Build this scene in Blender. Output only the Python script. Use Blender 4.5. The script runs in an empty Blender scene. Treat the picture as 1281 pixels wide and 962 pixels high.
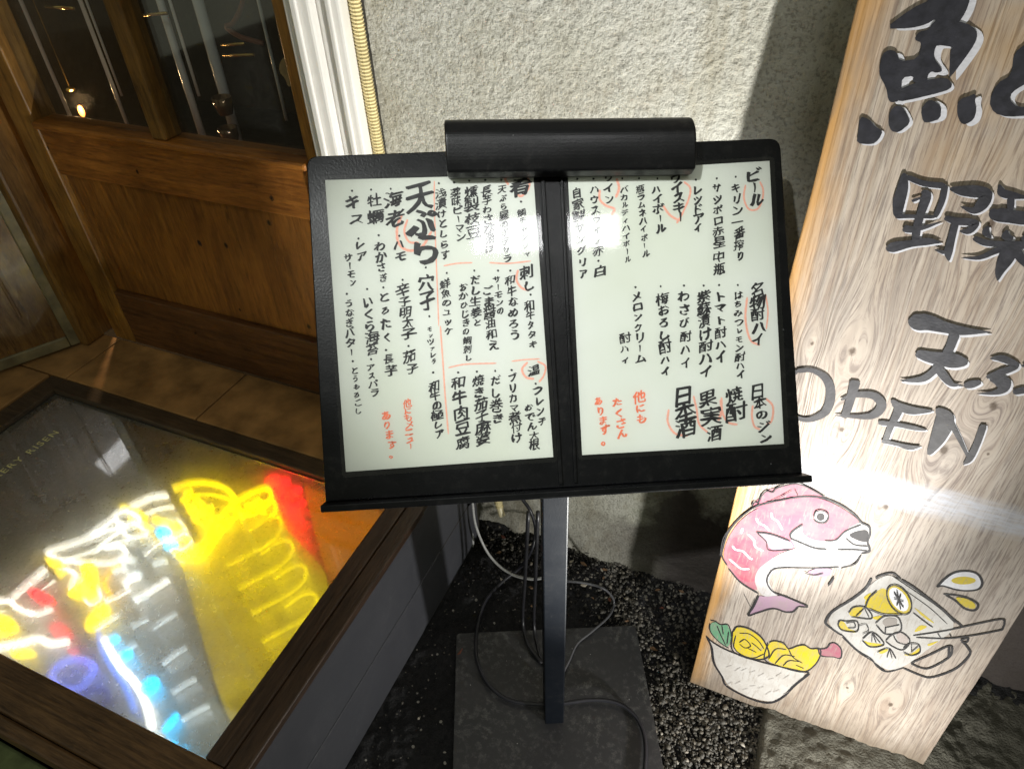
import bpy, math, random
import numpy as np
from mathutils import Vector, Matrix, noise as mnoise

rnd = random.Random(7)
nprnd = np.random.RandomState(11)
scene = bpy.context.scene
COL = scene.collection

# ------------------------------------------------------------------ camera
# World frame: x runs along the stuccoed wall, y points into it, z is up.
F_PX, CX, CY = 885.0, 640.5, 481.0
CAM_H = 1.186
YAW = math.radians(25.0)
down = np.array([690 - CX, 1550 - CY, F_PX]); down /= np.linalg.norm(down)
upv = -down
head = np.array([0, 0, 1.0]) - upv * upv[2]; head /= np.linalg.norm(head)
rgt = np.cross(head, upv)
R0 = np.array([rgt, head, upv])
if R0[0, 0] < 0:
    R0[0] = -R0[0]
BF = np.array([[math.cos(YAW), -math.sin(YAW), 0], [math.sin(YAW), math.cos(YAW), 0], [0, 0, 1]])
RC = BF @ R0
CAM = np.array([0, 0, CAM_H])

cam_d = bpy.data.cameras.new("camera")
cam = bpy.data.objects.new("camera", cam_d); COL.objects.link(cam)
cx_, cy_, cz_ = RC[:, 0], -RC[:, 1], -RC[:, 2]
cam.matrix_world = Matrix(((cx_[0], cy_[0], cz_[0], CAM[0]), (cx_[1], cy_[1], cz_[1], CAM[1]),
                           (cx_[2], cy_[2], cz_[2], CAM[2]), (0, 0, 0, 1)))
cam_d.sensor_width = 36; cam_d.lens = 36 * F_PX / 1281.0
cam_d.clip_start = 0.02; cam_d.clip_end = 200
scene.camera = cam

# ------------------------------------------------------------------ world, lamps, exposure
W = bpy.data.worlds.new("World"); scene.world = W; W.use_nodes = True
bg = W.node_tree.nodes["Background"]
bg.inputs[0].default_value = (0.80, 0.82, 0.62, 1); bg.inputs[1].default_value = 0.21
scene.view_settings.view_transform = 'Standard'
scene.view_settings.look = 'None'
scene.view_settings.exposure = 0.22
scene.view_settings.gamma = 1
scene.cycles.max_bounces = 22
scene.cycles.glossy_bounces = 16
scene.cycles.transmission_bounces = 12
scene.cycles.transparent_max_bounces = 24
scene.cycles.sample_clamp_indirect = 6.0

def aim(o, target):
    d = Vector(target) - o.location
    o.rotation_euler = d.to_track_quat('-Z', 'Y').to_euler()

# a small spotlight standing on the ground in front of the signboard (just below the picture)
SPOT = Vector((0.315, 0.325, 0.10))
ld = bpy.data.lights.new("floor_spotlight_lamp", 'SPOT'); ld.energy = 82.0
ld.spot_size = math.radians(75); ld.spot_blend = 1.0; ld.shadow_soft_size = 0.012
ld.color = (1.0, 0.985, 0.93)
lo = bpy.data.objects.new("floor_spotlight_lamp", ld); COL.objects.link(lo); lo.location = SPOT
aim(lo, tuple(SPOT + Vector((-0.74, 0.47, 1.02))))
ldw = bpy.data.lights.new("floor_spotlight_spill", 'SPOT'); ldw.energy = 11.0       # the same lamp's light outside its beam
ldw.spot_size = math.radians(165); ldw.spot_blend = 1.0; ldw.shadow_soft_size = 0.012; ldw.color = (1.0, 0.985, 0.93)
low = bpy.data.objects.new("floor_spotlight_spill", ldw); COL.objects.link(low); low.location = SPOT
aim(low, tuple(SPOT + Vector((-0.50, 0.60, 0.02))))
# unseen narrow fill spot added behind the camera to brighten the menu
ld2 = bpy.data.lights.new("menu_fill_light", 'SPOT'); ld2.energy = 138.0
ld2.spot_size = math.radians(17); ld2.spot_blend = 0.9; ld2.shadow_soft_size = 0.03
ld2.color = (0.97, 1.0, 0.98)
lo2 = bpy.data.objects.new("menu_fill_light", ld2); COL.objects.link(lo2)
lo2.location = (-0.42, -0.80, 2.38); aim(lo2, (-0.20, 0.59, 0.76))
# short strip lamp next to it, mirrored in the laminated menus
ld3 = bpy.data.lights.new("eaves_strip_lamp", 'AREA'); ld3.shape = 'RECTANGLE'
ld3.size = 0.50; ld3.size_y = 0.105; ld3.energy = 3.2
lo3 = bpy.data.objects.new("eaves_strip_lamp", ld3); COL.objects.link(lo3)

# ------------------------------------------------------------------ measuring helpers
def ray(x, y):
    return RC @ (np.array([x - CX, y - CY, F_PX]) / F_PX)
def at(x, y, k, v):
    """world point seen at photo pixel (x, y) lying where world axis k equals v"""
    r = ray(x, y); return CAM + r * ((v - CAM[k]) / r[k])
def at_plane(x, y, p0, n):
    r = ray(x, y); return CAM + r * (np.dot(np.array(p0) - CAM, n) / np.dot(r, n))

# ------------------------------------------------------------------ material helpers
MATS = {}
class NT:
    def __init__(s, name):
        m = bpy.data.materials.new(name); m.use_nodes = True; s.m = m
        s.t = m.node_tree; s.n = s.t.nodes; s.l = s.t.links
        s.b = s.n["Principled BSDF"]; s.out = s.n["Material Output"]
        MATS[name] = m
    def new(s, typ, **kw):
        n = s.n.new(typ)
        for k, v in kw.items():
            if k in n.inputs.keys(): n.inputs[k].default_value = v
            else: setattr(n, k, v)
        return n
    def link(s, a, b): s.l.new(a, b)
    def coord(s, scale=(1, 1, 1), rot=(0, 0, 0), obj=True):
        c = s.n.new('ShaderNodeTexCoord'); m = s.n.new('ShaderNodeMapping')
        m.inputs['Scale'].default_value = scale; m.inputs['Rotation'].default_value = rot
        s.link(c.outputs['Object' if obj else 'Generated'], m.inputs['Vector']); return m.outputs[0]
    def noise(s, vec, scale, detail=6, rough=0.55, dist=0):
        n = s.n.new('ShaderNodeTexNoise'); n.inputs['Scale'].default_value = scale
        n.inputs['Detail'].default_value = detail; n.inputs['Roughness'].default_value = rough
        n.inputs['Distortion'].default_value = dist
        s.link(vec, n.inputs['Vector']); return n.outputs['Fac']
    def ramp(s, fac, stops):
        r = s.n.new('ShaderNodeValToRGB'); e = r.color_ramp.elements
        while len(e) < len(stops): e.new(0.5)
        for el, (p, c) in zip(e, stops):
            el.position = p; el.color = (c[0], c[1], c[2], 1) if not isinstance(c, (int, float)) else (c, c, c, 1)
        s.link(fac, r.inputs[0]); return r.outputs[0]
    def mix(s, fac, a, b, mode='MIX'):
        m = s.n.new('ShaderNodeMix'); m.data_type = 'RGBA'; m.blend_type = mode
        for sock, v in ((m.inputs[0], fac), (m.inputs[6], a), (m.inputs[7], b)):
            if hasattr(v, 'is_linked') or isinstance(v, bpy.types.NodeSocket): s.link(v, sock)
            else: sock.default_value = v if not isinstance(v, tuple) else (v[0], v[1], v[2], 1)
        return m.outputs[2]
    def math(s, op, a, b=0.0, clamp=False):
        m = s.n.new('ShaderNodeMath'); m.operation = op; m.use_clamp = clamp
        for sock, v in ((m.inputs[0], a), (m.inputs[1], b)):
            if isinstance(v, bpy.types.NodeSocket): s.link(v, sock)
            else: sock.default_value = v
        return m.outputs[0]
    def bump(s, h, dist=0.001, strength=1.0):
        b = s.n.new('ShaderNodeBump'); b.inputs['Distance'].default_value = dist
        b.inputs['Strength'].default_value = strength
        s.link(h, b.inputs['Height']); s.link(b.outputs[0], s.b.inputs['Normal']); return b
    def set(s, col=None, rough=None, metal=None, spec=None, coat=None):
        for k, v in (('Base Color', col), ('Roughness', rough), ('Metallic', metal), ('Specular IOR Level', spec), ('Coat Weight', coat)):
            if v is None: continue
            if isinstance(v, bpy.types.NodeSocket): s.link(v, s.b.inputs[k])
            else: s.b.inputs[k].default_value = (v[0], v[1], v[2], 1) if isinstance(v, tuple) else v
        return s.m

def simple(name, col, rough=0.6, metal=0.0, var=0.15, nscale=60, bump=0.0003, spec=0.5, coat=0.0):
    t = NT(name); v = t.coord()
    f = t.noise(v, nscale)
    c = t.ramp(f, [(0.3, tuple(x * (1 - var) for x in col)), (0.7, tuple(min(1, x * (1 + var)) for x in col))])
    t.set(c, None, metal, spec, coat)
    t.link(t.ramp(t.noise(v, nscale * 0.4), [(0.3, max(0, rough - 0.08)), (0.7, min(1, rough + 0.08))]), t.b.inputs['Roughness'])
    if bump: t.bump(t.noise(v, nscale * 3), bump)
    return t.m

def emit(name, col, strength, body=None):
    t = NT(name); t.set(body or col, 0.25)
    t.b.inputs['Emission Color'].default_value = (*col, 1); t.b.inputs['Emission Strength'].default_value = strength
    return t.m

def wood(name, c0, c1, c2, axis='Z', stretch=14, scale=9, rough=0.45, coat=0.0, bump=0.0008, knots=False, spec=0.5):
    t = NT(name)
    sc = {'X': (1 / stretch, 1, 1), 'Y': (1, 1 / stretch, 1), 'Z': (1, 1, 1 / stretch)}[axis]
    v = t.coord(sc)
    big = t.noise(v, scale, 3, 0.5, 0.8)
    rings = t.math('FRACT', t.math('MULTIPLY', big, 9.0))
    tri = t.math('ABSOLUTE', t.math('SUBTRACT', rings, 0.5))
    fine = t.noise(v, scale * 22, 8, 0.7)
    base = t.ramp(tri, [(0.0, c0), (0.25, c1), (0.5, c2)])
    c = t.mix(0.62, base, t.ramp(fine, [(0.3, tuple(x * 0.45 for x in c1)), (0.62, tuple(min(1, x * 1.3) for x in c2))]), 'MIX')
    if knots:
        vv = t.coord({'X': (0.45, 1, 1), 'Y': (1, 0.45, 1), 'Z': (1, 1, 0.45)}[axis])
        vo = t.new('ShaderNodeTexVoronoi', Scale=6.5); t.link(vv, vo.inputs['Vector'])
        k = t.ramp(vo.outputs['Distance'], [(0.03, 0.0), (0.075, 0.55), (0.13, 1.0)])
        c = t.mix(k, tuple(x * 0.18 for x in c0), c)
    scr = t.noise(t.coord(tuple(x if x == 1 else 0.12 for x in sc)), 75, 5, 0.75, 1.5)
    c = t.mix(t.ramp(scr, [(0.33, 0.6), (0.45, 0.0)]), c, tuple(x * 0.3 for x in c0))
    c = t.mix(t.ramp(scr, [(0.60, 0.0), (0.72, 0.35)]), c, tuple(min(1, x * 1.5) for x in c2))
    blot = t.noise(t.coord(), 7, 5, 0.68)
    c = t.mix(t.ramp(blot, [(0.35, 0.45), (0.65, 0.0)]), c, tuple(x * 0.4 for x in c0))
    t.set(c, rough, 0, spec, coat)
    t.bump(t.math('ADD', fine, t.math('MULTIPLY', tri, 0.6)), bump)
    return t.m

# ------------------------------------------------------------------ mesh helpers
def newobj(name, mesh, parent=None, mats=()):
    o = bpy.data.objects.new(name, mesh); COL.objects.link(o)
    for m in mats: mesh.materials.append(m)
    if parent is not None: o.parent = parent
    return o
def tag(o, label=None, cat=None, group=None, kind=None):
    if label: o['label'] = label
    if cat: o['category'] = cat
    if group: o['group'] = group
    if kind: o['kind'] = kind
    return o
def empty(name, loc, label, cat, group=None):
    o = bpy.data.objects.new(name, None); COL.objects.link(o); o.empty_display_size = 0.05
    o.location = loc; tag(o, label, cat, group); return o

class MB:
    def __init__(s): s.v = []; s.f = []; s.mi = []
    def add(s, vs, fs, mi=0):
        b = len(s.v); s.v += [tuple(map(float, p)) for p in vs]
        for f in fs: s.f.append(tuple(i + b for i in f)); s.mi.append(mi)
    def box(s, a, b, mi=0):
        x0, y0, z0 = a; x1, y1, z1 = b
        s.add([(x0, y0, z0), (x1, y0, z0), (x1, y1, z0), (x0, y1, z0), (x0, y0, z1), (x1, y0, z1), (x1, y1, z1), (x0, y1, z1)],
              [(0, 3, 2, 1), (4, 5, 6, 7), (0, 1, 5, 4), (1, 2, 6, 5), (2, 3, 7, 6), (3, 0, 4, 7)], mi)
    def prism(s, loop, off, mi=0):
        """loop of 3D points extruded by the vector off"""
        n = len(loop); off = np.array(off)
        vs = [np.array(p) for p in loop] + [np.array(p) + off for p in loop]
        s.add(vs, [tuple(range(n - 1, -1, -1)), tuple(range(n, 2 * n))] + [(i, (i + 1) % n, n + (i + 1) % n, n + i) for i in range(n)], mi)
    def tube(s, pts, r, seg=8, mi=0, closed=False):
        P = [Vector(p) for p in pts]; n = len(P); vs = []
        up = Vector((0.13, 0.21, 0.97))
        for i, p in enumerate(P):
            a = P[(i - 1) % n] if (closed or i > 0) else P[0]; b = P[(i + 1) % n] if (closed or i < n - 1) else P[-1]
            d = (b - a).normalized(); x = d.cross(up)
            if x.length < 1e-3: x = d.cross(Vector((1, 0, 0)))
            x.normalize(); y = d.cross(x); rr = r[i] if isinstance(r, (list, tuple)) else r
            for k in range(seg):
                t = 2 * math.pi * k / seg; vs.append(p + x * (rr * math.cos(t)) + y * (rr * math.sin(t)))
        fs = []
        m = n if closed else n - 1
        for i in range(m):
            for k in range(seg):
                a0 = i * seg + k; a1 = i * seg + (k + 1) % seg; j = ((i + 1) % n) * seg
                fs.append((a0, a1, j + (k + 1) % seg, j + k))
        if not closed: fs += [tuple(range(seg - 1, -1, -1)), tuple((n - 1) * seg + k for k in range(seg))]
        s.add(vs, fs, mi)
    def ball(s, c, r, mi=0, seg=12, rings=8, sc=(1, 1, 1)):
        vs = []; fs = []
        for i in range(rings + 1):
            th = math.pi * i / rings
            for k in range(seg):
                ph = 2 * math.pi * k / seg
                vs.append((c[0] + r * sc[0] * math.sin(th) * math.cos(ph), c[1] + r * sc[1] * math.sin(th) * math.sin(ph), c[2] + r * sc[2] * math.cos(th)))
        for i in range(rings):
            for k in range(seg): fs.append((i * seg + k, (i + 1) * seg + k, (i + 1) * seg + (k + 1) % seg, i * seg + (k + 1) % seg))
        s.add(vs, fs, mi)
    def build(s, name, mats, parent=None, smooth=False, bevel=0.0, seg=2):
        me = bpy.data.meshes.new(name); me.from_pydata(s.v, [], s.f)
        if not isinstance(mats, (list, tuple)): mats = [mats]
        o = newobj(name, me, parent, mats)
        if len(mats) > 1: me.polygons.foreach_set('material_index', s.mi)
        if smooth: me.polygons.foreach_set('use_smooth', [True] * len(s.f))
        me.update()
        if bevel:
            b = o.modifiers.new('bevel', 'BEVEL'); b.width = bevel; b.segments = seg; b.limit_method = 'ANGLE'
        return o

def catmull(P, k=6, closed=False):
    P = [np.array(p, float) for p in P]; n = len(P); out = []
    if n < 3 and not closed: return [P[0] + (P[-1] - P[0]) * t / k for t in range(k + 1)]
    m = n if closed else n - 1
    for i in range(m):
        p0 = P[(i - 1) % n] if (closed or i > 0) else 2 * P[0] - P[1]
        p1 = P[i]; p2 = P[(i + 1) % n]
        p3 = P[(i + 2) % n] if (closed or i < n - 2) else 2 * P[-1] - P[-2]
        for j in range(k):
            t = j / k
            out.append(0.5 * ((2 * p1) + (-p0 + p2) * t + (2 * p0 - 5 * p1 + 4 * p2 - p3) * t * t + (-p0 + 3 * p1 - 3 * p2 + p3) * t ** 3))
    if not closed: out.append(P[-1])
    return out
def chaikin(P, n=2):
    P = [np.array(p, float) for p in P]
    for _ in range(n):
        Q = []
        for i in range(len(P)):
            a, b = P[i], P[(i + 1) % len(P)]; Q += [a * .78 + b * .22, a * .22 + b * .78]
        P = Q
    return P

def vnoise(x, y, seed=0):
    """numpy value noise in -1..1"""
    xi = np.floor(x).astype(np.int64); yi = np.floor(y).astype(np.int64)
    fx = x - xi; fy = y - yi; fx = fx * fx * (3 - 2 * fx); fy = fy * fy * (3 - 2 * fy)
    def h(a, b):
        n = (a * 374761393 + b * 668265263 + seed * 974634777) & 0xffffffff
        n = ((n ^ (n >> 13)) * 1274126177) & 0xffffffff
        return ((n ^ (n >> 16)) & 0xffff) / 32767.5 - 1
    return (h(xi, yi) * (1 - fx) + h(xi + 1, yi) * fx) * (1 - fy) + (h(xi, yi + 1) * (1 - fx) + h(xi + 1, yi + 1) * fx) * fy

def grid(name, A, B, fn, mats, flip=False, smooth=True):
    """height-field: A, B 1-D coordinate arrays, fn(a, b) -> points (..., 3)"""
    a, b = np.meshgrid(A, B, indexing='ij'); P = fn(a, b).reshape(-1, 3)
    na, nb = len(A), len(B)
    i = np.arange(na - 1)[:, None] * nb + np.arange(nb - 1)[None]; i = i.ravel()
    q = np.stack([i, i + nb, i + nb + 1, i + 1], 1) if not flip else np.stack([i, i + 1, i + nb + 1, i + nb], 1)
    me = bpy.data.meshes.new(name)
    me.vertices.add(len(P)); me.vertices.foreach_set('co', P.astype(np.float32).ravel())
    me.loops.add(q.size); me.loops.foreach_set('vertex_index', q.astype(np.int32).ravel())
    me.polygons.add(len(q)); me.polygons.foreach_set('loop_start', np.arange(0, q.size, 4, dtype=np.int32))
    me.update(calc_edges=True)
    me.polygons.foreach_set('use_smooth', [smooth] * len(q))
    return newobj(name, me, None, mats)

def spaced(lo, hi, fine, flo, fhi, coarse):
    return np.unique(np.round(np.concatenate([np.arange(lo, flo, coarse), np.arange(flo, fhi, fine), np.arange(fhi, hi + 1e-6, coarse), [hi]]), 5))

# ------------------------------------------------------------------ materials
def stucco_mat():
    t = NT('stucco'); v = t.coord()
    big = t.noise(v, 4.5, 4, 0.6); med = t.noise(v, 26, 5, 0.65); fine = t.noise(v, 260, 4, 0.6)
    c = t.ramp(big, [(0.30, (0.43, 0.405, 0.33)), (0.5, (0.57, 0.56, 0.49)), (0.72, (0.66, 0.655, 0.61))])
    c = t.mix(t.ramp(med, [(0.30, 0.45), (0.48, 0.0)]), c, (0.33, 0.28, 0.20))
    c = t.mix(t.ramp(fine, [(0.36, 0.50), (0.50, 0.0)]), c, (0.17, 0.155, 0.13))
    drip = t.noise(t.coord((1, 1, 0.10)), 17, 5, 0.7)
    c = t.mix(t.math('MULTIPLY', t.ramp(drip, [(0.52, 0.0), (0.70, 0.55)]), t.ramp(t.noise(v, 3.1, 3), [(0.40, 0.0), (0.60, 1.0)])), c, (0.30, 0.25, 0.15))
    vp = t.new('ShaderNodeTexVoronoi', Scale=17.0); vp.feature = 'DISTANCE_TO_EDGE'; t.link(t.coord((1, 1, 0.7)), vp.inputs['Vector'])
    # green algae low on the wall and dark grime at its foot, heavier towards the right
    sx = t.new('ShaderNodeSeparateXYZ'); t.link(v, sx.inputs[0])
    wob = t.math('MULTIPLY', t.math('SUBTRACT', t.noise(v, 9, 5, 0.65), 0.5), 0.45)
    rightness = t.math('MULTIPLY', t.math('ADD', sx.outputs[0], 0.24, ), 1.0, )
    rr = t.ramp(rightness, [(0.0, 0.0), (0.16, 1.0)])
    hz = t.math('ADD', sx.outputs[2], wob)
    lim = t.math('SUBTRACT', hz, t.math('MULTIPLY', rr, 0.20))
    grime = t.ramp(lim, [(0.03, 1.0), (0.12, 0.0)])
    algae = t.math('MULTIPLY', t.ramp(lim, [(0.05, 1.0), (0.42, 0.0)]), t.ramp(t.noise(v, 6, 4), [(0.38, 0.1), (0.62, 0.75)]))
    c = t.mix(t.math('MULTIPLY', algae, t.math('ADD', t.math('MULTIPLY', rr, 0.75), 0.12)), c, (0.16, 0.19, 0.045))
    c = t.mix(t.math('MULTIPLY', grime, t.math('ADD', t.math('MULTIPLY', rr, 0.62), 0.30)), c, (0.055, 0.042, 0.045))
    t.set(c, 0.92, 0, 0.25)
    t.bump(t.math('ADD', fine, t.math('MULTIPLY', t.noise(v, 110, 4, 0.6), 0.8)), 0.0019)
    return t.m
M_stucco = stucco_mat()

def ground_mat(name, c0, c1, sparkle=True, scale=120):
    t = NT(name); v = t.coord()
    n1 = t.noise(v, scale, 5, 0.65); n2 = t.noise(v, 9, 4, 0.6)
    c = t.ramp(n1, [(0.3, c0), (0.7, c1)])
    c = t.mix(t.ramp(n2, [(0.35, 0.6), (0.7, 0.0)]), c, tuple(x * 0.35 for x in c0))
    if sparkle:
        vo = t.new('ShaderNodeTexVoronoi', Scale=130.0); t.link(v, vo.inputs['Vector'])
        sep = t.new('ShaderNodeSeparateColor'); t.link(vo.outputs['Color'], sep.inputs[0])
        k = t.math('MULTIPLY', t.math('GREATER_THAN', sep.outputs[0], 0.978), t.math('LESS_THAN', vo.outputs['Distance'], 0.35))
        c = t.mix(k, c, (0.38, 0.36, 0.33))
    t.set(c, 0.75, 0, 0.4); t.bump(t.math('ADD', n1, t.noise(v, scale * 3, 3)), 0.003)
    return t.m
M_asphalt = ground_mat('asphalt', (0.010, 0.010, 0.012), (0.035, 0.034, 0.037))
M_slab = ground_mat('slab_concrete', (0.12, 0.113, 0.09), (0.21, 0.20, 0.165), False, 90)

def stone_mat():
    t = NT('gravel_stone'); g = t.new('ShaderNodeNewGeometry')
    c = t.ramp(g.outputs['Random Per Island'], [(0.0, (0.020, 0.018, 0.017)), (0.45, (0.050, 0.045, 0.038)), (0.80, (0.095, 0.083, 0.066)), (0.97, (0.17, 0.14, 0.105)), (1.0, (0.45, 0.41, 0.35))])
    v = t.coord(); c = t.mix(0.35, c, t.ramp(t.noise(v, 400), [(0.3, (0.02, 0.02, 0.02)), (0.7, (0.4, 0.38, 0.34))]))
    t.set(c, 0.7, 0, 0.3); t.bump(t.noise(v, 900), 0.0004); return t.m
M_stone = stone_mat()
M_soil = ground_mat('dark_soil', (0.008, 0.007, 0.006), (0.030, 0.026, 0.023))

def dusty_black(name, col, rough, dust=0.4, dcol=(0.20, 0.19, 0.17), spec=0.5):
    t = NT(name); v = t.coord()
    n = t.noise(v, 90, 7, 0.75); m = t.noise(v, 11, 4, 0.6)
    k = t.math('MULTIPLY', t.ramp(n, [(0.50, 0.0), (0.72, 1.0)]), t.math('MULTIPLY', t.ramp(m, [(0.38, 0.05), (0.65, 1.0)]), dust))
    vo = t.new('ShaderNodeTexVoronoi', Scale=150.0); t.link(v, vo.inputs['Vector'])
    sep = t.new('ShaderNodeSeparateColor'); t.link(vo.outputs['Color'], sep.inputs[0])
    sp = t.math('MULTIPLY', t.math('GREATER_THAN', sep.outputs[0], 0.985), t.math('LESS_THAN', vo.outputs['Distance'], 0.11))
    c = t.mix(k, col, dcol); c = t.mix(t.math('MULTIPLY', sp, min(1, dust * 1.6)), c, (0.5, 0.5, 0.5))
    t.set(c, None, 0, spec)
    t.link(t.ramp(m, [(0.3, max(0.05, rough - 0.07)), (0.7, rough + 0.07)]), t.b.inputs['Roughness'])
    t.bump(t.noise(v, 500, 3), 0.00012)
    return t.m
M_frame = dusty_black('black_painted_frame', (0.003, 0.0033, 0.004), 0.30, 0.08, spec=0.22)
M_hood = dusty_black('black_hood', (0.005, 0.005, 0.006), 0.36, 0.10, spec=0.3)
M_post = dusty_black('black_post', (0.0035, 0.0055, 0.0095), 0.5, 0.06, spec=0.25)
M_plate = dusty_black('black_base_plate', (0.036, 0.036, 0.040), 0.5, 1.0, (0.22, 0.22, 0.21))
M_plank = dusty_black('charcoal_paint', (0.066, 0.068, 0.080), 0.5, 0.12, (0.28, 0.28, 0.28))
M_rail = wood('dark_stained_rail', (0.020, 0.010, 0.006), (0.045, 0.024, 0.013), (0.080, 0.044, 0.024), 'Y', 12, 14, 0.42, knots=False)
M_railx = wood('dark_stained_rail_front', (0.04, 0.019, 0.008), (0.10, 0.05, 0.02), (0.20, 0.11, 0.045), 'X', 14, 16, 0.45, knots=False)
M_ledgetrim = wood('ledge_trim_wood', (0.022, 0.014, 0.008), (0.055, 0.036, 0.02), (0.10, 0.065, 0.034), 'X', 14, 14, 0.5, knots=False)
M_door = wood('door_wood', (0.13, 0.040, 0.008), (0.28, 0.098, 0.015), (0.42, 0.165, 0.028), 'X', 10, 8, 0.38)
M_doorv = wood('door_wood_upright', (0.13, 0.055, 0.010), (0.26, 0.115, 0.020), (0.36, 0.18, 0.036), 'Z', 10, 8, 0.38)
M_panel = wood('door_panel_wood', (0.17, 0.060, 0.011), (0.25, 0.097, 0.016), (0.33, 0.138, 0.023), 'Z', 9, 5, 0.42)
M_darkrail = wood('door_dark_rail', (0.04, 0.015, 0.005), (0.10, 0.04, 0.012), (0.17, 0.07, 0.02), 'X', 10, 8, 0.45)
M_darkup = wood('corner_post_wood', (0.09, 0.042, 0.010), (0.17, 0.085, 0.018), (0.26, 0.135, 0.03), 'Z', 10, 9, 0.42)
M_leaf = wood('varnished_leaf', (0.05, 0.025, 0.008), (0.15, 0.07, 0.016), (0.23, 0.12, 0.03), 'Z', 7, 5, 0.16, 0.8)
M_leafrim = simple('worn_leaf_rim', (0.19, 0.16, 0.085), 0.35, 0, 0.4, 30)
M_tile = simple('brown_tile', (0.34, 0.185, 0.065), 0.45, 0, 0.5, 14, 0.0008)
M_white = simple('white_frame_paint', (0.78, 0.76, 0.72), 0.35, 0, 0.04, 20, 0.0002)
M_conduit = simple('cream_conduit_plastic', (0.72, 0.61, 0.33), 0.35, 0, 0.12, 25)
M_moss = simple('mossy_green_board', (0.12, 0.15, 0.06), 0.8, 0, 0.6, 22, 0.002)
M_paper = NT('menu_paper')
_v = M_paper.coord(); M_paper = M_paper.set(M_paper.ramp(M_paper.noise(_v, 5, 3), [(0.3, (0.66, 0.69, 0.60)), (0.7, (0.74, 0.76, 0.72))]), 0.7, 0, 0.2)
M_ink = simple('brush_ink', (0.012, 0.012, 0.014), 0.6, 0, 0.2, 300, 0)
M_redink = simple('orange_red_ink', (0.80, 0.20, 0.10), 0.6, 0, 0.2, 200, 0)
M_palered = simple('pale_red_pencil', (0.86, 0.42, 0.32), 0.7, 0, 0.12, 400, 0)
M_cgrey = simple('grey_cable_sheath', (0.55, 0.55, 0.55), 0.35, 0, 0.1)
M_cmid = simple('mid_grey_sheath', (0.10, 0.10, 0.11), 0.35, 0, 0.1)
M_cdark = simple('black_cable_sheath', (0.02, 0.02, 0.024), 0.4, 0, 0.2)
M_cred = simple('red_wire_sheath', (0.45, 0.07, 0.03), 0.4, 0, 0.2)
M_brass = simple('brass', (0.75, 0.50, 0.16), 0.22, 1.0, 0.1)
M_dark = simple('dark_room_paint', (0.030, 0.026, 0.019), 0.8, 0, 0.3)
M_cream = simple('cream_paper', (0.50, 0.34, 0.16), 0.7, 0, 0.3, 90)

def laminate():
    t = NT('clear_laminate'); t.n.remove(t.b)
    tr = t.new('ShaderNodeBsdfTransparent'); gl = t.new('ShaderNodeBsdfGlossy', Roughness=0.06)
    fr = t.new('ShaderNodeFresnel', IOR=1.5); mx = t.new('ShaderNodeMixShader')
    v = t.coord(); b = t.new('ShaderNodeBump', Distance=0.0002, Strength=0.4)
    t.link(t.noise(v, 9, 2), b.inputs['Height']); t.link(b.outputs[0], gl.inputs['Normal'])
    t.link(fr.outputs[0], mx.inputs[0]); t.link(tr.outputs[0], mx.inputs[1]); t.link(gl.outputs[0], mx.inputs[2])
    t.link(mx.outputs[0], t.out.inputs[0]); return t.m
M_lam = laminate()

def pane_mat(name, refl, rough, dirt, tint=(1, 1, 1), dscale=20, dcol=(0.55, 0.55, 0.5)):
    """flat pane: see-through, part mirror, part dusty film"""
    t = NT(name); t.n.remove(t.b)
    tr = t.new('ShaderNodeBsdfTransparent', Color=(*tint, 1)); gl = t.new('ShaderNodeBsdfGlossy', Roughness=rough)
    df = t.new('ShaderNodeBsdfDiffuse', Color=(*dcol, 1)); tl = t.new('ShaderNodeBsdfTranslucent', Color=(*dcol, 1))
    rf = t.new('ShaderNodeBsdfRefraction', Roughness=0.34, IOR=1.45)
    v = t.coord(); n = t.math('MULTIPLY', t.noise(v, dscale, 8, 0.72), 1.0)
    n2 = t.noise(v, dscale * 14, 5, 0.7)
    k = t.math('MULTIPLY', t.math('MULTIPLY', t.ramp(n, [(0.25, 0.3), (0.7, 1.0)]), t.ramp(n2, [(0.3, 0.35), (0.6, 1.0)])), dirt)
    m0 = t.new('ShaderNodeMixShader'); m0.inputs[0].default_value = 0.62
    t.link(df.outputs[0], m0.inputs[1]); t.link(tl.outputs[0], m0.inputs[2])
    mb = t.new('ShaderNodeMixShader'); mb.inputs[0].default_value = 0.38 if dirt > 0.2 else 0.0
    t.link(tr.outputs[0], mb.inputs[1]); t.link(rf.outputs[0], mb.inputs[2])
    m1 = t.new('ShaderNodeMixShader'); m1.inputs[0].default_value = refl
    t.link(mb.outputs[0], m1.inputs[1]); t.link(gl.outputs[0], m1.inputs[2])
    m2 = t.new('ShaderNodeMixShader'); t.link(k, m2.inputs[0]); t.link(m1.outputs[0], m2.inputs[1]); t.link(m0.outputs[0], m2.inputs[2])
    t.link(m2.outputs[0], t.out.inputs[0]); return t.m
M_boxglass = pane_mat('dusty_half_mirror_glass', 0.54, 0.035, 0.27, (0.97, 0.98, 0.95), 11)
M_pane = pane_mat('window_glass', 0.10, 0.04, 0.05, (0.95, 0.97, 0.95), 6)
M_mirror = simple('mirror', (0.92, 0.93, 0.91), 0.05, 1.0, 0.02, 5, 0)

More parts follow.
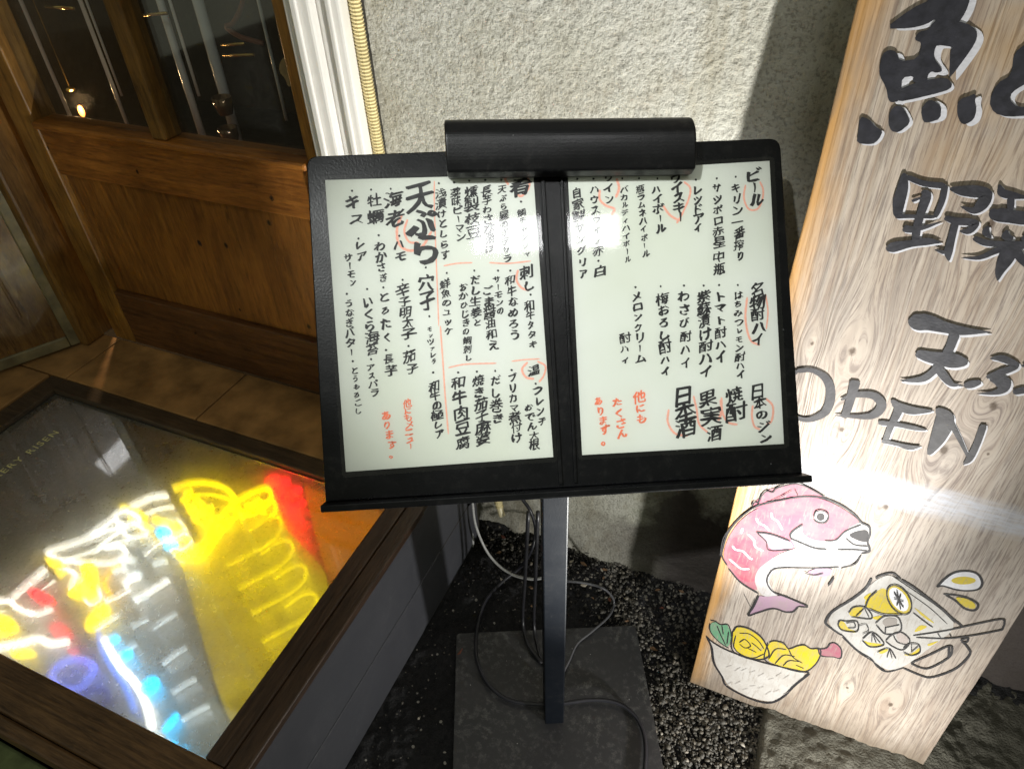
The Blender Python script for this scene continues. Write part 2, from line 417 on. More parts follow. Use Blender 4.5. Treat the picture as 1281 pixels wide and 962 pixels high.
# ------------------------------------------------------------------ the setting
WALL_Y = 0.856
WL = -0.585     # where the stuccoed wall ends at the white frame
def wall_fn(a, b):
    h = (0.0010 * vnoise(a * 22, b * 22, 1) + 0.0006 * vnoise(a * 75, b * 75, 2) + 0.0010 * vnoise(a * 190, b * 160, 3)
         + 0.0015 * vnoise(a * 300, b * 290, 4)) + 0.002 * vnoise(a * 5, b * 5, 5)
    foot = np.clip(1 - b / 0.05, 0, 1) * 0.010 * (1 + vnoise(a * 40, b * 40, 6))
    return np.stack([a, WALL_Y - h * 0.45 - foot, b], -1)
wall = grid('stucco_wall', spaced(WL, 2.4, 0.0032, WL, 0.75, 0.05), spaced(-0.05, 3.2, 0.0032, -0.05, 1.12, 0.05), wall_fn, [M_stucco])
tag(wall, 'rough pale stuccoed wall behind the menu stand, green and grimy at its foot', 'wall')

def ground_fn(a, b):
    h = 0.0045 * vnoise(a * 30, b * 30, 11) + 0.003 * vnoise(a * 110, b * 110, 12) + 0.0022 * vnoise(a * 240, b * 240, 13)
    d = np.clip((b - 0.70) / 0.16, 0, 1)
    h = h + d * d * 0.02 * (1 + 0.7 * vnoise(a * 16, b * 16, 14))
    return np.stack([a, b, h - 0.006], -1)
ground = grid('ground', spaced(-4, 4, 0.004, -0.6, 0.9, 0.08), spaced(-4, 0.90, 0.004, 0.2, 0.90, 0.08), ground_fn, [M_asphalt])
tag(ground, 'dark wet-looking asphalt and gravel ground', kind='structure')

# concrete slab in the lower right corner
def slab_fn(a, b):
    h = 0.004 * vnoise(a * 18, b * 18, 21) + 0.0025 * vnoise(a * 70, b * 70, 22) + 0.0018 * vnoise(a * 180, b * 180, 23)
    edge = 0.13 + 0.02 * vnoise(b * 9, b * 0 + 3, 24)
    ed = np.clip((a - edge) / 0.012, 0, 1)
    return np.stack([a, b, 0.012 + h * ed - 0.03 * (1 - ed) ** 2], -1)
slab = grid('concrete_slab', spaced(0.10, 2.4, 0.004, 0.10, 0.9, 0.05), spaced(-0.8, 0.875, 0.004, 0.25, 0.875, 0.06), slab_fn, [M_slab])
tag(slab, kind='structure')

# loose stones: dense bright gravel on the right of the base plate, sparse elsewhere
def stones(name, pts, rads, mat):
    t = (1 + 5 ** 0.5) / 2
    iv = np.array([(-1, t, 0), (1, t, 0), (-1, -t, 0), (1, -t, 0), (0, -1, t), (0, 1, t), (0, -1, -t), (0, 1, -t), (t, 0, -1), (t, 0, 1), (-t, 0, -1), (-t, 0, 1)]) / 1.9
    it = np.array([(0, 11, 5), (0, 5, 1), (0, 1, 7), (0, 7, 10), (0, 10, 11), (1, 5, 9), (5, 11, 4), (11, 10, 2), (10, 7, 6), (7, 1, 8), (3, 9, 4), (3, 4, 2), (3, 2, 6), (3, 6, 8), (3, 8, 9), (4, 9, 5), (2, 4, 11), (6, 2, 10), (8, 6, 7), (9, 8, 1)])
    n = len(pts); j = nprnd.uniform(0.6, 1.25, (n, 12, 1)); sc = nprnd.uniform(0.6, 1.3, (n, 1, 3)); sc[..., 2] *= 0.75
    V = iv[None] * j * sc * rads[:, None, None]
    a = nprnd.uniform(0, 6.28, n); c, s = np.cos(a)[:, None], np.sin(a)[:, None]
    x = V[..., 0] * c - V[..., 1] * s; y = V[..., 0] * s + V[..., 1] * c
    V = np.stack([x, y, V[..., 2]], -1) + pts[:, None, :]
    Fc = (it[None] + 12 * np.arange(n)[:, None, None]).reshape(-1, 3)
    me = bpy.data.meshes.new(name); me.vertices.add(n * 12); me.vertices.foreach_set('co', V.astype(np.float32).ravel())
    me.loops.add(Fc.size); me.loops.foreach_set('vertex_index', Fc.astype(np.int32).ravel())
    me.polygons.add(len(Fc)); me.polygons.foreach_set('loop_start', np.arange(0, Fc.size, 3, dtype=np.int32)); me.update(calc_edges=True)
    return newobj(name, me, None, [mat])
def scatter(n, fn):
    out = []
    while len(out) < n:
        a = nprnd.uniform(-0.47, 0.40); b = nprnd.uniform(0.24, 0.86)
        if nprnd.uniform() < fn(a, b): out.append((a, b, 0.0))
    return np.array(out)
def dens(a, b):
    # right-hand gravel strip: right of the plate, left of the slab
    w = 0.03
    left = -0.075 + (0.62 - b) * 0.08 + 0.02 * math.sin(b * 40)
    if b > 0.70: left = -0.16 - (b - 0.72) * 0.5
    k = 1 / (1 + math.exp(-(a - left) / 0.012))
    if a > 0.145: k *= 0.05
    if b > 0.78 and a < -0.2: k = 0.10
    if a > left + 0.07 and b > 0.70: k *= 0.4
    return k
g1 = scatter(11500, dens); g1[:, 2] = nprnd.uniform(-0.002, 0.004, len(g1)) + np.clip((g1[:, 1] - 0.70) / 0.16, 0, 1) ** 2 * 0.018
o = stones('gravel', g1, 0.0011 + 0.0038 * nprnd.uniform(0, 1, len(g1)) ** 2.2, M_stone)
tag(o, 'loose grey and brown gravel between the stand base and the signboard', 'gravel', kind='stuff')
g2 = scatter(750, lambda a, b: 1.0 if a < -0.05 else 0.15); g2[:, 2] = nprnd.uniform(0.0, 0.002, len(g2)) + np.clip((g2[:, 1] - 0.70) / 0.16, 0, 1) ** 2 * 0.018
keep = ~((np.abs(g2[:, 0] + 0.20) < 0.16) & (g2[:, 1] > 0.35) & (g2[:, 1] < 0.66))
g2 = g2[keep]
o = stones('grit', g2, nprnd.uniform(0.0006, 0.0022, len(g2)), M_stone)
tag(o, 'scattered pale grit on the dark asphalt left of the stand', 'grit', kind='stuff')
# soil and litter heaped along the foot of the wall
g3 = []
while len(g3) < 2600:
    a = nprnd.uniform(-0.47, 0.0); b = 0.86 - abs(nprnd.normal(0, 0.055)); g3.append((a, b, 0.012 * max(0, 1 - (0.86 - b) / 0.09) + nprnd.uniform(0, 0.004)))
o = stones('soil_crumbs', np.array(g3), nprnd.uniform(0.0012, 0.0045, len(g3)), M_soil)
tag(o, 'dark crumbly soil heaped along the foot of the wall', 'soil', kind='stuff')

# dry leaf scraps and bits of paper blown against the wall
mb = MB()
for i in range(34):
    a = rnd.uniform(-0.46, 0.02); b = rnd.uniform(0.68, 0.83) if i < 26 else rnd.uniform(0.3, 0.6); w = rnd.uniform(0.003, 0.007); q = rnd.uniform(0, 6.28); z = 0.006 + max(0, (b - 0.70) / 0.16) ** 2 * 0.02
    if abs(a + 0.20) < 0.16 and 0.35 < b < 0.66: continue
    L = [(a + w * s_ * math.cos(q + t_), b + w * s_ * math.sin(q + t_), z + rnd.uniform(0, .003)) for t_, s_ in ((0, 1.3), (0.9, .6), (2.0, .7), (3.1, 1.1), (4.1, .55), (5.3, .7))]
    mb.add(L, [(0, 1, 2), (0, 2, 3), (0, 3, 4), (0, 4, 5)], rnd.choice((0, 0, 1, 2)))
tag(mb.build('leaf_scraps', [simple('dry_leaf', (0.16, 0.09, 0.045), 0.7), simple('pale_scrap', (0.40, 0.36, 0.30), 0.7), simple('reddish_leaf', (0.16, 0.05, 0.03), 0.7)]), 'dry leaf scraps scattered on the dark ground by the wall', 'leaf litter', kind='stuff')

# ------------------------------------------------------------------ glazed wooden door on the left
DY = 0.83
def d_at(x, y): return at(x, y, 1, DY)
door = empty('wooden_door', (-1.1, DY, 0.28), 'brown wooden door with two dark glass panes above a plain timber panel', 'door')
def rel(o):   # keep world coordinates under a moved parent
    o.matrix_parent_inverse = o.parent.matrix_world.inverted() if o.parent else Matrix()
    return o
def part(mb, name, mat, parent, **kw):
    o = mb.build(name, mat, parent, **kw)
    o.matrix_parent_inverse = Matrix.Translation(parent.location).inverted(); return o
zs = 1.186
def zat(x, y): return d_at(x, y)[2]
z_sill = (zat(50, 169.6) + zat(382, 201)) / 2
z_mid = (zat(66, 228) + zat(385, 262)) / 2
z_pb = (zat(133, 370) + zat(392, 418)) / 2
LEDGE_Z = 0.281
XR = -0.690; XL = -1.305
mb = MB(); mb.box((XL - 0.06, DY - 0.004, LEDGE_Z + 0.001), (XL, DY + 0.045, 2.3)); part(mb, 'stile', M_doorv, door, bevel=0.003)
mb = MB(); mb.box((XR - 0.02, DY - 0.004, LEDGE_Z + 0.001), (XR + 0.0175, DY + 0.045, 2.3)); part(mb, 'stile', M_doorv, door, bevel=0.003)
mb = MB(); mb.box((XL + 0.0005, DY, z_mid), (XR - 0.0205, DY + 0.04, z_sill)); part(mb, 'middle_rail', M_door, door, bevel=0.002)
mb = MB(); mb.box((XL + 0.0005, DY - 0.012, z_sill + 0.0005), (XR - 0.0205, DY + 0.04, z_sill + 0.014)); part(mb, 'glazing_bead', M_door, door, bevel=0.004)
mb = MB(); mb.box((XL + 0.0005, DY - 0.003, LEDGE_Z + 0.001), (XR - 0.0205, DY + 0.04, z_pb)); part(mb, 'bottom_rail', M_darkrail, door, bevel=0.003)
n = 1; ws = [XL, XR - 0.021]
for i in range(n):
    mb = MB(); mb.box((ws[i] + 0.0012, DY + 0.010, z_pb + 0.0005), (ws[i + 1] - 0.0012, DY + 0.03, z_mid - 0.0005)); part(mb, 'panel_board', M_panel, door, bevel=0.0015)
mb = MB(); mb.box((-1.018, DY - 0.008, z_sill + 0.0145), (-0.986, DY + 0.03, 2.3)); part(mb, 'mullion', M_darkup, door, bevel=0.004)
for a, b in ((XL + 0.001, -1.019), (-0.985, XR - 0.021)):
    mb = MB(); mb.box((a, DY + 0.014, z_sill + 0.0145), (b, DY + 0.018, 2.3)); part(mb, 'pane', M_pane, door)

M_knot = simple('dark_knot', (0.018, 0.009, 0.004), 0.6, 0, 0.4, 200); M_knotring = simple('knot_ring', (0.10, 0.042, 0.010), 0.5, 0, 0.4, 200)
for (x, y, w_) in ((172, 215, 4), (340, 248, 4.5), (245, 307, 6), (278, 310, 5.5), (332, 282, 5), (302, 386, 3.5), (246, 415, 4), (388, 407, 5), (60, 185, 3)):
    c = d_at(x, y); yk = DY - 0.0045 if y > 380 or y < 100 else (DY - 0.0006 if y < 265 else DY + 0.0094)
    mb = MB()
    for j, q in enumerate((1.0, 0.62)):
        L = [(c[0] + w_ * q * 0.0009 * math.cos(a_) * rnd.uniform(.8, 1.2), yk - 0.0003 * j, c[2] + w_ * q * 0.0012 * math.sin(a_) * rnd.uniform(.8, 1.2)) for a_ in np.linspace(0, 2 * math.pi, 11)[:-1]]
        mb.add(L, [tuple(range(10))], j)
    part(mb, 'knot', [M_knotring, M_knot], door)

# dark room behind the panes
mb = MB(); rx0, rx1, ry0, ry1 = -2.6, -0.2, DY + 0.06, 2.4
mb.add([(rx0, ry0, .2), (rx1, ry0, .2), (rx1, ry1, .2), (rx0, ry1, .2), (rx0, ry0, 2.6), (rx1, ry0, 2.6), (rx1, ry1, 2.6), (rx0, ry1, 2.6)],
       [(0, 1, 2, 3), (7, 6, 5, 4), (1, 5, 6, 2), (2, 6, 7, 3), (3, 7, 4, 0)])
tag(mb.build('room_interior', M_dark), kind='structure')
def inside(x, y, yy): return at(x, y, 1, yy)
M_streak = simple('light_streak_rod', (0.80, 0.83, 0.88), 0.18, 0.0, 0.05, 20, 0)  # pale rods stand in for lamp streaks mirrored in the panes
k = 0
for (x0, y0, x1, y1, r, lab) in ((30, 0, 92, 165, .004, 'rod standing in for a light streak, leftmost in the left pane'), (95, 0, 172, 178, .004, 'rod standing in for a light streak in the left pane, beside the mullion'),
                            (152, 20, 182, 110, .003, 'short rod standing in for a light streak close to the mullion'), (196, 0, 262, 187, .007, 'rod standing in for a light streak, leftmost in the right pane'),
                            (110, 0, 150, 120, .0025, 'very thin rod standing in for a light streak high in the left pane'), (330, 0, 352, 150, .003, 'short rod standing in for a light streak in the right pane, beside the cream ornament'),
                            (215, 0, 246, 120, .003, 'short thin rod standing in for a light streak in the right pane, left of the thick one'), (243, 0, 305, 190, .010, 'thick rod standing in for a light streak in the middle of the right pane')):
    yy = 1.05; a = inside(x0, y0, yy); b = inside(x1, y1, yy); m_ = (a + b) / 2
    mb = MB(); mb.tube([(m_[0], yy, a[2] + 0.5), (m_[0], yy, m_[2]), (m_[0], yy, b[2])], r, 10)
    tag(mb.build('streak_rod', M_streak, smooth=True), lab, 'streak rod', 'rods standing in for light streaks in the door panes')
for (x0, y0, x1, y1, lab) in ((57, 8, 92, 11, 'short gold rod standing in for a reflection at the top of the left pane'), (174, 20, 209, 17, 'short gold rod standing in for a reflection just right of the mullion'),
                         (279, 70, 318, 69, 'lower of two gold rods standing in for reflections in the right pane'), (278, 57, 306, 55, 'upper of two gold rods standing in for reflections in the right pane')):
    a = inside(x0, y0, 1.02); b = inside(x1, y1, 1.02); mb = MB(); mb.tube([a, b], 0.0030, 8)  # gold rods stand in for shelf edges mirrored in the glass
    tag(mb.build('gleam_rod', M_brass, smooth=True), lab, 'gleam rod', 'gold rods standing in for reflections in the door panes')
pl_ = bpy.data.lights.new('amber_bulb_light', 'POINT'); pl_.energy = 4.5; pl_.color = (1.0, 0.62, 0.30); pl_.shadow_soft_size = 0.02
plo = bpy.data.objects.new('amber_bulb_light', pl_); COL.objects.link(plo); plo.location = tuple(inside(98, 128, 1.13))
t_ = empty('pendant_lamp', inside(90, 115, 1.15), 'small brass pendant on a thin cord with an amber bulb inside the left pane', 'pendant')
a = inside(88, 112, 1.15)
mb = MB(); mb.tube([(a[0], a[1], 2.5), (a[0], a[1], a[2])], 0.0012, 6); part(mb, 'cord', M_brass, t_)
mb = MB(); mb.ball(a, 0.011, seg=10, rings=6, sc=(1, 1, .6)); part(mb, 'socket', M_brass, t_, smooth=True)
mb = MB(); mb.ball((a[0] + 0.006, a[1], a[2] - 0.05), 0.007, seg=10, rings=8, sc=(1, 1, 2)); part(mb, 'bulb', emit('amber_bulb', (1.0, 0.32, 0.08), 1.6), t_, smooth=True)
# small cream ornament and a rope ring hanging at the right of the right pane
orn = [(350, 78), (357, 70), (366, 76), (370, 88), (366, 98), (367, 108), (360, 109), (357, 99), (349, 90)]
P = [inside(x, y, 0.93) for x, y in orn]; mb = MB(); mb.prism(chaikin(P, 1), (0, 0.006, 0))
tag(mb.build('paper_ornament', M_cream), 'cream paper fish shaped ornament hanging at the right of the right pane', 'ornament')
mb = MB(); c = inside(390, 165, 0.93); mb.tube([(c[0] + 0.014 * math.cos(q), 0.93, c[2] + 0.02 * math.sin(q)) for q in np.linspace(0, 6.28, 14)[:-1]], 0.004, 6, closed=True)
tag(mb.build('rope_ring', simple('brown_rope', (0.16, 0.09, 0.05), 0.8), smooth=True), 'brown rope ring hanging low behind the right pane', 'ring')
# dark twig with a reddish stem at the top of the right pane
mb = MB(); mb.tube(catmull([inside(*p, 0.98) for p in ((306, -6), (300, 14), (291, 30), (283, 34), (300, 46), (330, 55))], 4), 0.0042, 6)
tag(mb.build('twig', simple('reddish_twig', (0.20, 0.07, 0.035), 0.6), smooth=True), 'reddish brown twig hooked at the top of the right pane', 'twig')
# little cups on a sill inside
for x, y, lab in ((283, 143, 'small dark glass standing behind the right pane, left one'), (290, 180, 'small dark glass standing low behind the right pane')):
    c = inside(x, y, 0.97); mb = MB()
    prof = [(0.012, 0.0), (0.016, 0.012), (0.018, 0.03), (0.0165, 0.03), (0.014, 0.012), (0.0, 0.004)]
    vs = [(c[0] + r * math.cos(t), c[1] + r * math.sin(t), c[2] + h) for r, h in prof for t in np.linspace(0, 2 * math.pi, 15)[:-1]]
    mb.add(vs, [(i * 14 + j, i * 14 + (j + 1) % 14, (i + 1) * 14 + (j + 1) % 14, (i + 1) * 14 + j) for i in range(5) for j in range(14)])
    tag(mb.build('small_glass', simple('smoked_glass', (0.25, 0.16, 0.10), 0.08, 0.6), smooth=True), lab, 'glass', 'small glasses inside the door')

# white frame between door and wall
wf = empty('white_door_frame', (-0.68, DY, 0.28), 'white moulded upright frame between the wooden door and the stuccoed wall', 'door frame')
mb = MB(); mb.box((-0.672, DY - 0.028, 0.26), (-0.6305, DY + 0.03, 2.4)); part(mb, 'frame_strip', M_white, wf, bevel=0.004)
mb = MB(); mb.box((-0.630, DY - 0.016, 0.26), (-0.594, DY + 0.03, 2.4)); part(mb, 'frame_strip', M_white, wf, bevel=0.004)
mb = MB(); mb.box((-0.657, DY - 0.034, 0.26), (-0.647, DY - 0.0285, 2.4)); part(mb, 'frame_bead', M_white, wf, bevel=0.002)
mb = MB(); mb.box((-0.612, DY - 0.022, 0.26), (-0.604, DY - 0.0165, 2.4)); part(mb, 'frame_bead', M_white, wf, bevel=0.002)
# dark strip painting the shade in the gap, with a thin red wire
mb = MB(); mb.box((-0.5935, DY + 0.02, 0.0), (-0.5855, DY + 0.06, 2.4)); tag(mb.build('gap_shade_strip', M_dark), 'dark strip painting the shaded gap beside the white frame', 'gap shade')
mb = MB(); mb.tube([at(456, 120, 1, 0.838), at(461, 150, 1, 0.838), at(467, 190, 1, 0.838), at(470, 230, 1, 0.838)], 0.0022, 6)
tag(mb.build('red_wire', M_cred, smooth=True), 'thin red wire running down the gap beside the cream conduit', 'wire')

# corrugated conduit
cd = empty('corrugated_conduit', (-0.61, DY, 0.3), 'cream corrugated cable conduit running down beside the white frame', 'conduit')
mb = MB(); top = at(449, 0, 1, 0.842); bot = at(478, 190, 1, 0.842)
pts = []; rs = []; z = top[2] + 0.35; i = 0
xa = (top[0] + bot[0]) / 2
while z > 0.16:
    pts.append((xa + 0.004 * math.sin(z * 5), 0.838, z)); rs.append(0.0088 if i % 2 == 0 else 0.0069); z -= 0.0020 if i % 2 else 0.0026; i += 1
mb.tube(pts, rs, 12); part(mb, 'ribbed_tube', M_conduit, cd, smooth=False)
e0 = at(619, 612, 1, 0.835); e1 = at(625, 634, 1, 0.825)
cd2 = empty('conduit_stub', e0, 'short cream conduit end poking out below the menu stand', 'conduit')
mb = MB(); pp = [e0 + (e1 - e0) * q for q in np.linspace(-1.5, 1, 22)]
mb.tube(pp, [0.0085 if i % 2 else 0.0072 for i in range(22)], 12); part(mb, 'ribbed_tube', M_conduit, cd2)
mb = MB(); mb.tube([e1, e1 + (e1 - e0) * 0.5], 0.0068, 12); part(mb, 'end_cap', simple('cream_cap', (0.75, 0.66, 0.42), 0.4), cd2, smooth=False)

# corner post and varnished leaf at the far left
mb = MB(); mb.box((-1.49, DY - 0.055, LEDGE_Z + 0.001), (-1.3955, DY + 0.03, 2.3))
tag(mb.build('corner_post', M_darkup, bevel=0.006), 'square brown timber post in the corner left of the wooden door', 'post')
lf = empty('varnished_leaf', tuple(at(105, 428, 2, LEDGE_Z + 0.012)), 'glossy varnished wooden panel with worn pale rim leaning at the far left', 'wooden panel')
p0 = at(105, 428, 2, LEDGE_Z + 0.006)
phi = math.radians(29.6); ld_ = np.array([-math.sin(phi), -math.cos(phi), 0]); ln_ = np.array([math.cos(phi), -math.sin(phi), 0])
def leafbox(s0, s1, z0, z1, t0, t1):
    m = MB(); loop = [p0 + ld_ * s0 + ln_ * t0 + np.array([0, 0, z0]), p0 + ld_ * s1 + ln_ * t0 + np.array([0, 0, z0]),
                      p0 + ld_ * s1 + ln_ * t0 + np.array([0, 0, z1]), p0 + ld_ * s0 + ln_ * t0 + np.array([0, 0, z1])]
    m.prism(loop, ln_ * (t1 - t0)); return m
part(leafbox(0.026, 0.7, 0.0262, 1.4, -0.02, -0.004), 'leaf_panel', M_leaf, lf)
part(leafbox(0.0, 0.0258, 0.0, 1.4, -0.024, 0.0), 'rim_upright', M_leafrim, lf, bevel=0.003)
part(leafbox(0.0262, 0.7, 0.0, 0.026, -0.024, 0.0), 'rim_bottom', M_leafrim, lf, bevel=0.003)
part(leafbox(0.08, 0.0865, 0.10, 1.4, -0.0038, 0.001), 'raised_bead', M_leaf, lf, bevel=0.002)

# tiled ledge round the two far sides of the display box
lg = empty('tiled_ledge', (-1.0, 0.75, LEDGE_Z), 'low ledge of brown tiles with a dark wooden nosing under the door', 'ledge')
TY0, TY1 = 0.676, DY - 0.0045
for a, b in ((-1.62, -1.352), (-1.348, -0.998), (-0.994, -0.60)):
    mb = MB(); mb.box((a, TY0, LEDGE_Z - 0.02), (b, TY1, LEDGE_Z)); part(mb, 'tile', M_tile, lg, bevel=0.002)
for a, b in ((0.38, 0.672), (0.10, 0.376)):
    mb = MB(); mb.box((-1.75, a, LEDGE_Z - 0.02), (-1.395, b, LEDGE_Z)); part(mb, 'tile', M_tile, lg, bevel=0.002)
mb = MB(); mb.box((-1.345, 0.640, LEDGE_Z - 0.075), (-0.4745, TY0 - 0.0005, LEDGE_Z - 0.001)); part(mb, 'nosing', M_ledgetrim, lg, bevel=0.003)
mb = MB(); mb.box((-1.391, 0.10, LEDGE_Z - 0.075), (-1.3455, TY0 - 0.0005, LEDGE_Z - 0.002)); part(mb, 'nosing', M_ledgetrim, lg, bevel=0.003)
mb = MB(); mb.box((-1.75, TY0, 0.0), (-0.4745, TY1, LEDGE_Z - 0.021)); mb.box((-1.75, 0.10, 0.0), (-1.3915, TY0 - 0.001, LEDGE_Z - 0.021))
part(mb, 'ledge_core', M_dark, lg)

# ------------------------------------------------------------------ glass topped display box
bx = empty('display_box', (-0.9, 0.4, 0.0), 'low charcoal box with a dirty glass top full of glowing coloured tubes', 'display box')
GZ = 0.262      # underside level of the glass
TZ = 0.286      # top of the wooden rails
SX = -0.474     # outer side plane (faces the stand)
BX0, BX1, BY0, BY1 = -1.3445, -0.530, 0.186, 0.6395
zc = [0.0, 0.128, 0.270]
for i in range(2):
    mb = MB(); mb.box((SX - 0.022, 0.10, zc[i] + 0.001), (SX, WALL_Y - 0.035, zc[i + 1] - 0.0018)); part(mb, 'plank', M_plank, bx, bevel=0.0012)
mb = MB(); mb.box((SX - 0.026, 0.10, 0.0), (SX - 0.0225, WALL_Y - 0.035, 0.268)); part(mb, 'lining', M_dark, bx)
mb = MB(); mb.box((SX - 0.024, 0.128, 0.2705), (SX + 0.004, BY1, TZ)); part(mb, 'outer_rail', M_rail, bx, bevel=0.0025)
mb = MB(); mb.box((BX1, 0.186, 0.2705), (SX - 0.0252, BY1, TZ + 0.001)); part(mb, 'inner_rail', M_rail, bx, bevel=0.0025)
mb = MB(); mb.box((-1.6, 0.128, 0.2705), (SX - 0.0252, 0.1855, TZ + 0.001)); part(mb, 'front_rail', M_railx, bx, bevel=0.003)
mb = MB(); mb.box((-1.6, 0.108, 0.245), (SX - 0.001, 0.1275, TZ - 0.008)); part(mb, 'front_moulding', M_railx, bx, bevel=0.004)
mb = MB(); mb.box((-1.6, 0.03, 0.20), (SX - 0.027, 0.1075, 0.235)); part(mb, 'mossy_board', M_moss, bx, bevel=0.004)
mb = MB(); mb.box((-1.6, 0.02, 0.0), (SX - 0.027, 0.10, 0.199)); part(mb, 'front_board', simple('brown_front_board', (0.25, 0.15, 0.05), 0.6), bx)
mb = MB(); mb.box((BX0, BY0 - 0.01, GZ), (BX1 + 0.01, BY1 - 0.001, GZ + 0.005)); part(mb, 'glass_top', M_boxglass, bx)
MZ = GZ - 0.031
mb = MB(); mb.box((BX0, BY0, MZ - 0.004), (BX1, BY1 - 0.001, MZ)); part(mb, 'mirror_bed', M_mirror, bx)
mb = MB()
mb.box((BX0 - 0.01, BY0 - 0.012, 0.18), (BX0 - 0.0005, BY1, 0.27)); mb.box((BX1 + 0.0105, BY0 - 0.01, 0.18), (BX1 + 0.02, BY1, 0.2703))
mb.box((BX0, BY0 - 0.022, 0.18), (BX1 + 0.01, BY0 - 0.0105, 0.2703)); mb.box((BX0, BY1 - 0.0008, 0.10), (BX1 + 0.01, BY1 + 0.0002, 0.27))
part(mb, 'box_lining', M_dark, bx)

M_rim = simple('worn_gold_lettering', (0.75, 0.70, 0.35), 0.5, 0, 0.4, 300, 0)
def flat_text(txt, p0, p1, hgt, z, name):
    a = at(*p0, 2, z); b = at(*p1, 2, z); d = (b - a)[:2]; L = np.linalg.norm(d); d = d / L; nn = np.array([-d[1], d[0]])
    cu = bpy.data.curves.new('t', 'FONT'); cu.body = txt; cu.size = 1.0; cu.space_character = 1.25; cu.offset = 0.012; ob = bpy.data.objects.new('t', cu); me = ob.to_mesh()
    V = [tuple(v.co) for v in me.vertices]; me.calc_loop_triangles(); T = [tuple(t.vertices) for t in me.loop_triangles]; ob.to_mesh_clear(); bpy.data.objects.remove(ob)
    w = max(v[0] for v in V); k = L / w; mb = MB()
    mb.add([(a[0] + d[0] * v[0] * k + nn[0] * v[1] * hgt, a[1] + d[1] * v[0] * k + nn[1] * v[1] * hgt, z) for v in V], T); return part(mb, name, M_rim, bx)
flat_text('BRERY RISEN', (-14, 607), (74, 541), 0.022, GZ + 0.0056, 'rim_lettering')

# ------------------------------------------------------------------ neon tubes lying in the box
E_w = emit('white_neon', (1.0, 0.98, 0.90), 7.5); E_y = emit('yellow_neon', (1.0, 0.74, 0.0), 9.0)
E_r = emit('red_neon', (1.0, 0.01, 0.015), 9.0); E_b = emit('blue_neon', (0.0, 0.50, 1.0), 11.0); E_v = emit('violet_neon', (0.20, 0.26, 0.95), 4.5)
TN = GZ - 0.014
def box_pt(x, y, dz=0): return at(x, y, 2, TN + dz)
def neon(name, polys, mat, label, cat, group, r=0.0045, seg=8, k=6):
    mb = MB()
    for j, pl in enumerate(polys):
        closed = pl[0] == pl[-1] and len(pl) > 3
        P = [box_pt(x, y, 0.0015 * ((j % 3) - 1)) for x, y in (pl[:-1] if closed else pl)]
        mb.tube(catmull(P, k, closed) if len(P) > 2 else P, r, seg, closed=closed)
    o = mb.build(name, mat, smooth=True); return tag(o, label, cat, group)
GN = 'glowing neon tubes inside the glass topped box'
neon('white_neon_tube', [[(210, 620), (190, 623), (170, 632), (158, 641)]], E_w, 'short white neon tube at the top, left of the yellow loop', 'neon tube', GN)
neon('white_neon_tube', [[(142, 650), (122, 664), (104, 676), (63, 690), (66, 697), (85, 702), (110, 705), (140, 705), (156, 697), (157, 688), (146, 684), (132, 687)], [(104, 676), (135, 664), (168, 655), (175, 649), (160, 640), (147, 643), (146, 652), (158, 658)]],
     E_w, 'long white neon tube bent into a pointed fish head outline', 'neon tube', GN, 0.0035)
neon('white_neon_tube', [[(58, 712), (40, 728), (26, 741), (15, 753), (28, 764), (48, 769), (66, 762)]], E_w, 'white neon tube hooked like a V left of the red glow', 'neon tube', GN, 0.0038)
neon('white_neon_tube', [[(-40, 745), (-15, 752), (10, 752)]], E_w, 'white neon tube entering at the left edge above the yellow patch', 'neon tube', GN, 0.004)
neon('white_neon_tube', [[(-60, 815), (-10, 812), (25, 806), (48, 800), (65, 806), (86, 803)]], E_w, 'white neon tube running along the bottom left under the red patch', 'neon tube', GN, 0.0055)
neon('white_neon_tube', [[(212, 726), (190, 740), (170, 752)]], E_w, 'straight slanting white neon tube in the middle of the box', 'neon tube', GN, 0.0042)
neon('white_neon_tube', [[(164, 738), (148, 747), (132, 754)]], E_w, 'thin slanting white neon tube beside the yellow patch', 'neon tube', GN, 0.0025)
neon('white_neon_tube', [[(175, 722), (160, 727), (158, 733)]], E_w, 'small white neon curl below the fish head outline', 'neon tube', GN, 0.005)
neon('white_neon_tube', [[(85, 715), (95, 718), (92, 730), (88, 738), (98, 736), (105, 725)]], E_w, 'small white neon squiggle on the yellow patch', 'neon tube', GN, 0.0028)
neon('white_neon_tube', [[(131, 800), (140, 818), (152, 836), (166, 850), (178, 868), (186, 890), (190, 910)]], E_w, 'thick white neon tube curving down to the front rail beside blue beads', 'neon tube', GN, 0.0055)
neon('white_neon_tube', [[(215, 676), (200, 680), (187, 690), (182, 696)]], E_w, 'pale white neon curl under the blue bead', 'neon tube', GN, 0.0022)
E_w2 = emit('white_repeat_glow', (0.85, 0.95, 1.0), 4.5); E_y3 = emit('yellow_repeat_glow', (1.0, 0.78, 0.0), 5.0)
GD = 'dim tubes standing in for mirrored neon and soft glow'  # dim tubes added where the mirror would repeat the neon
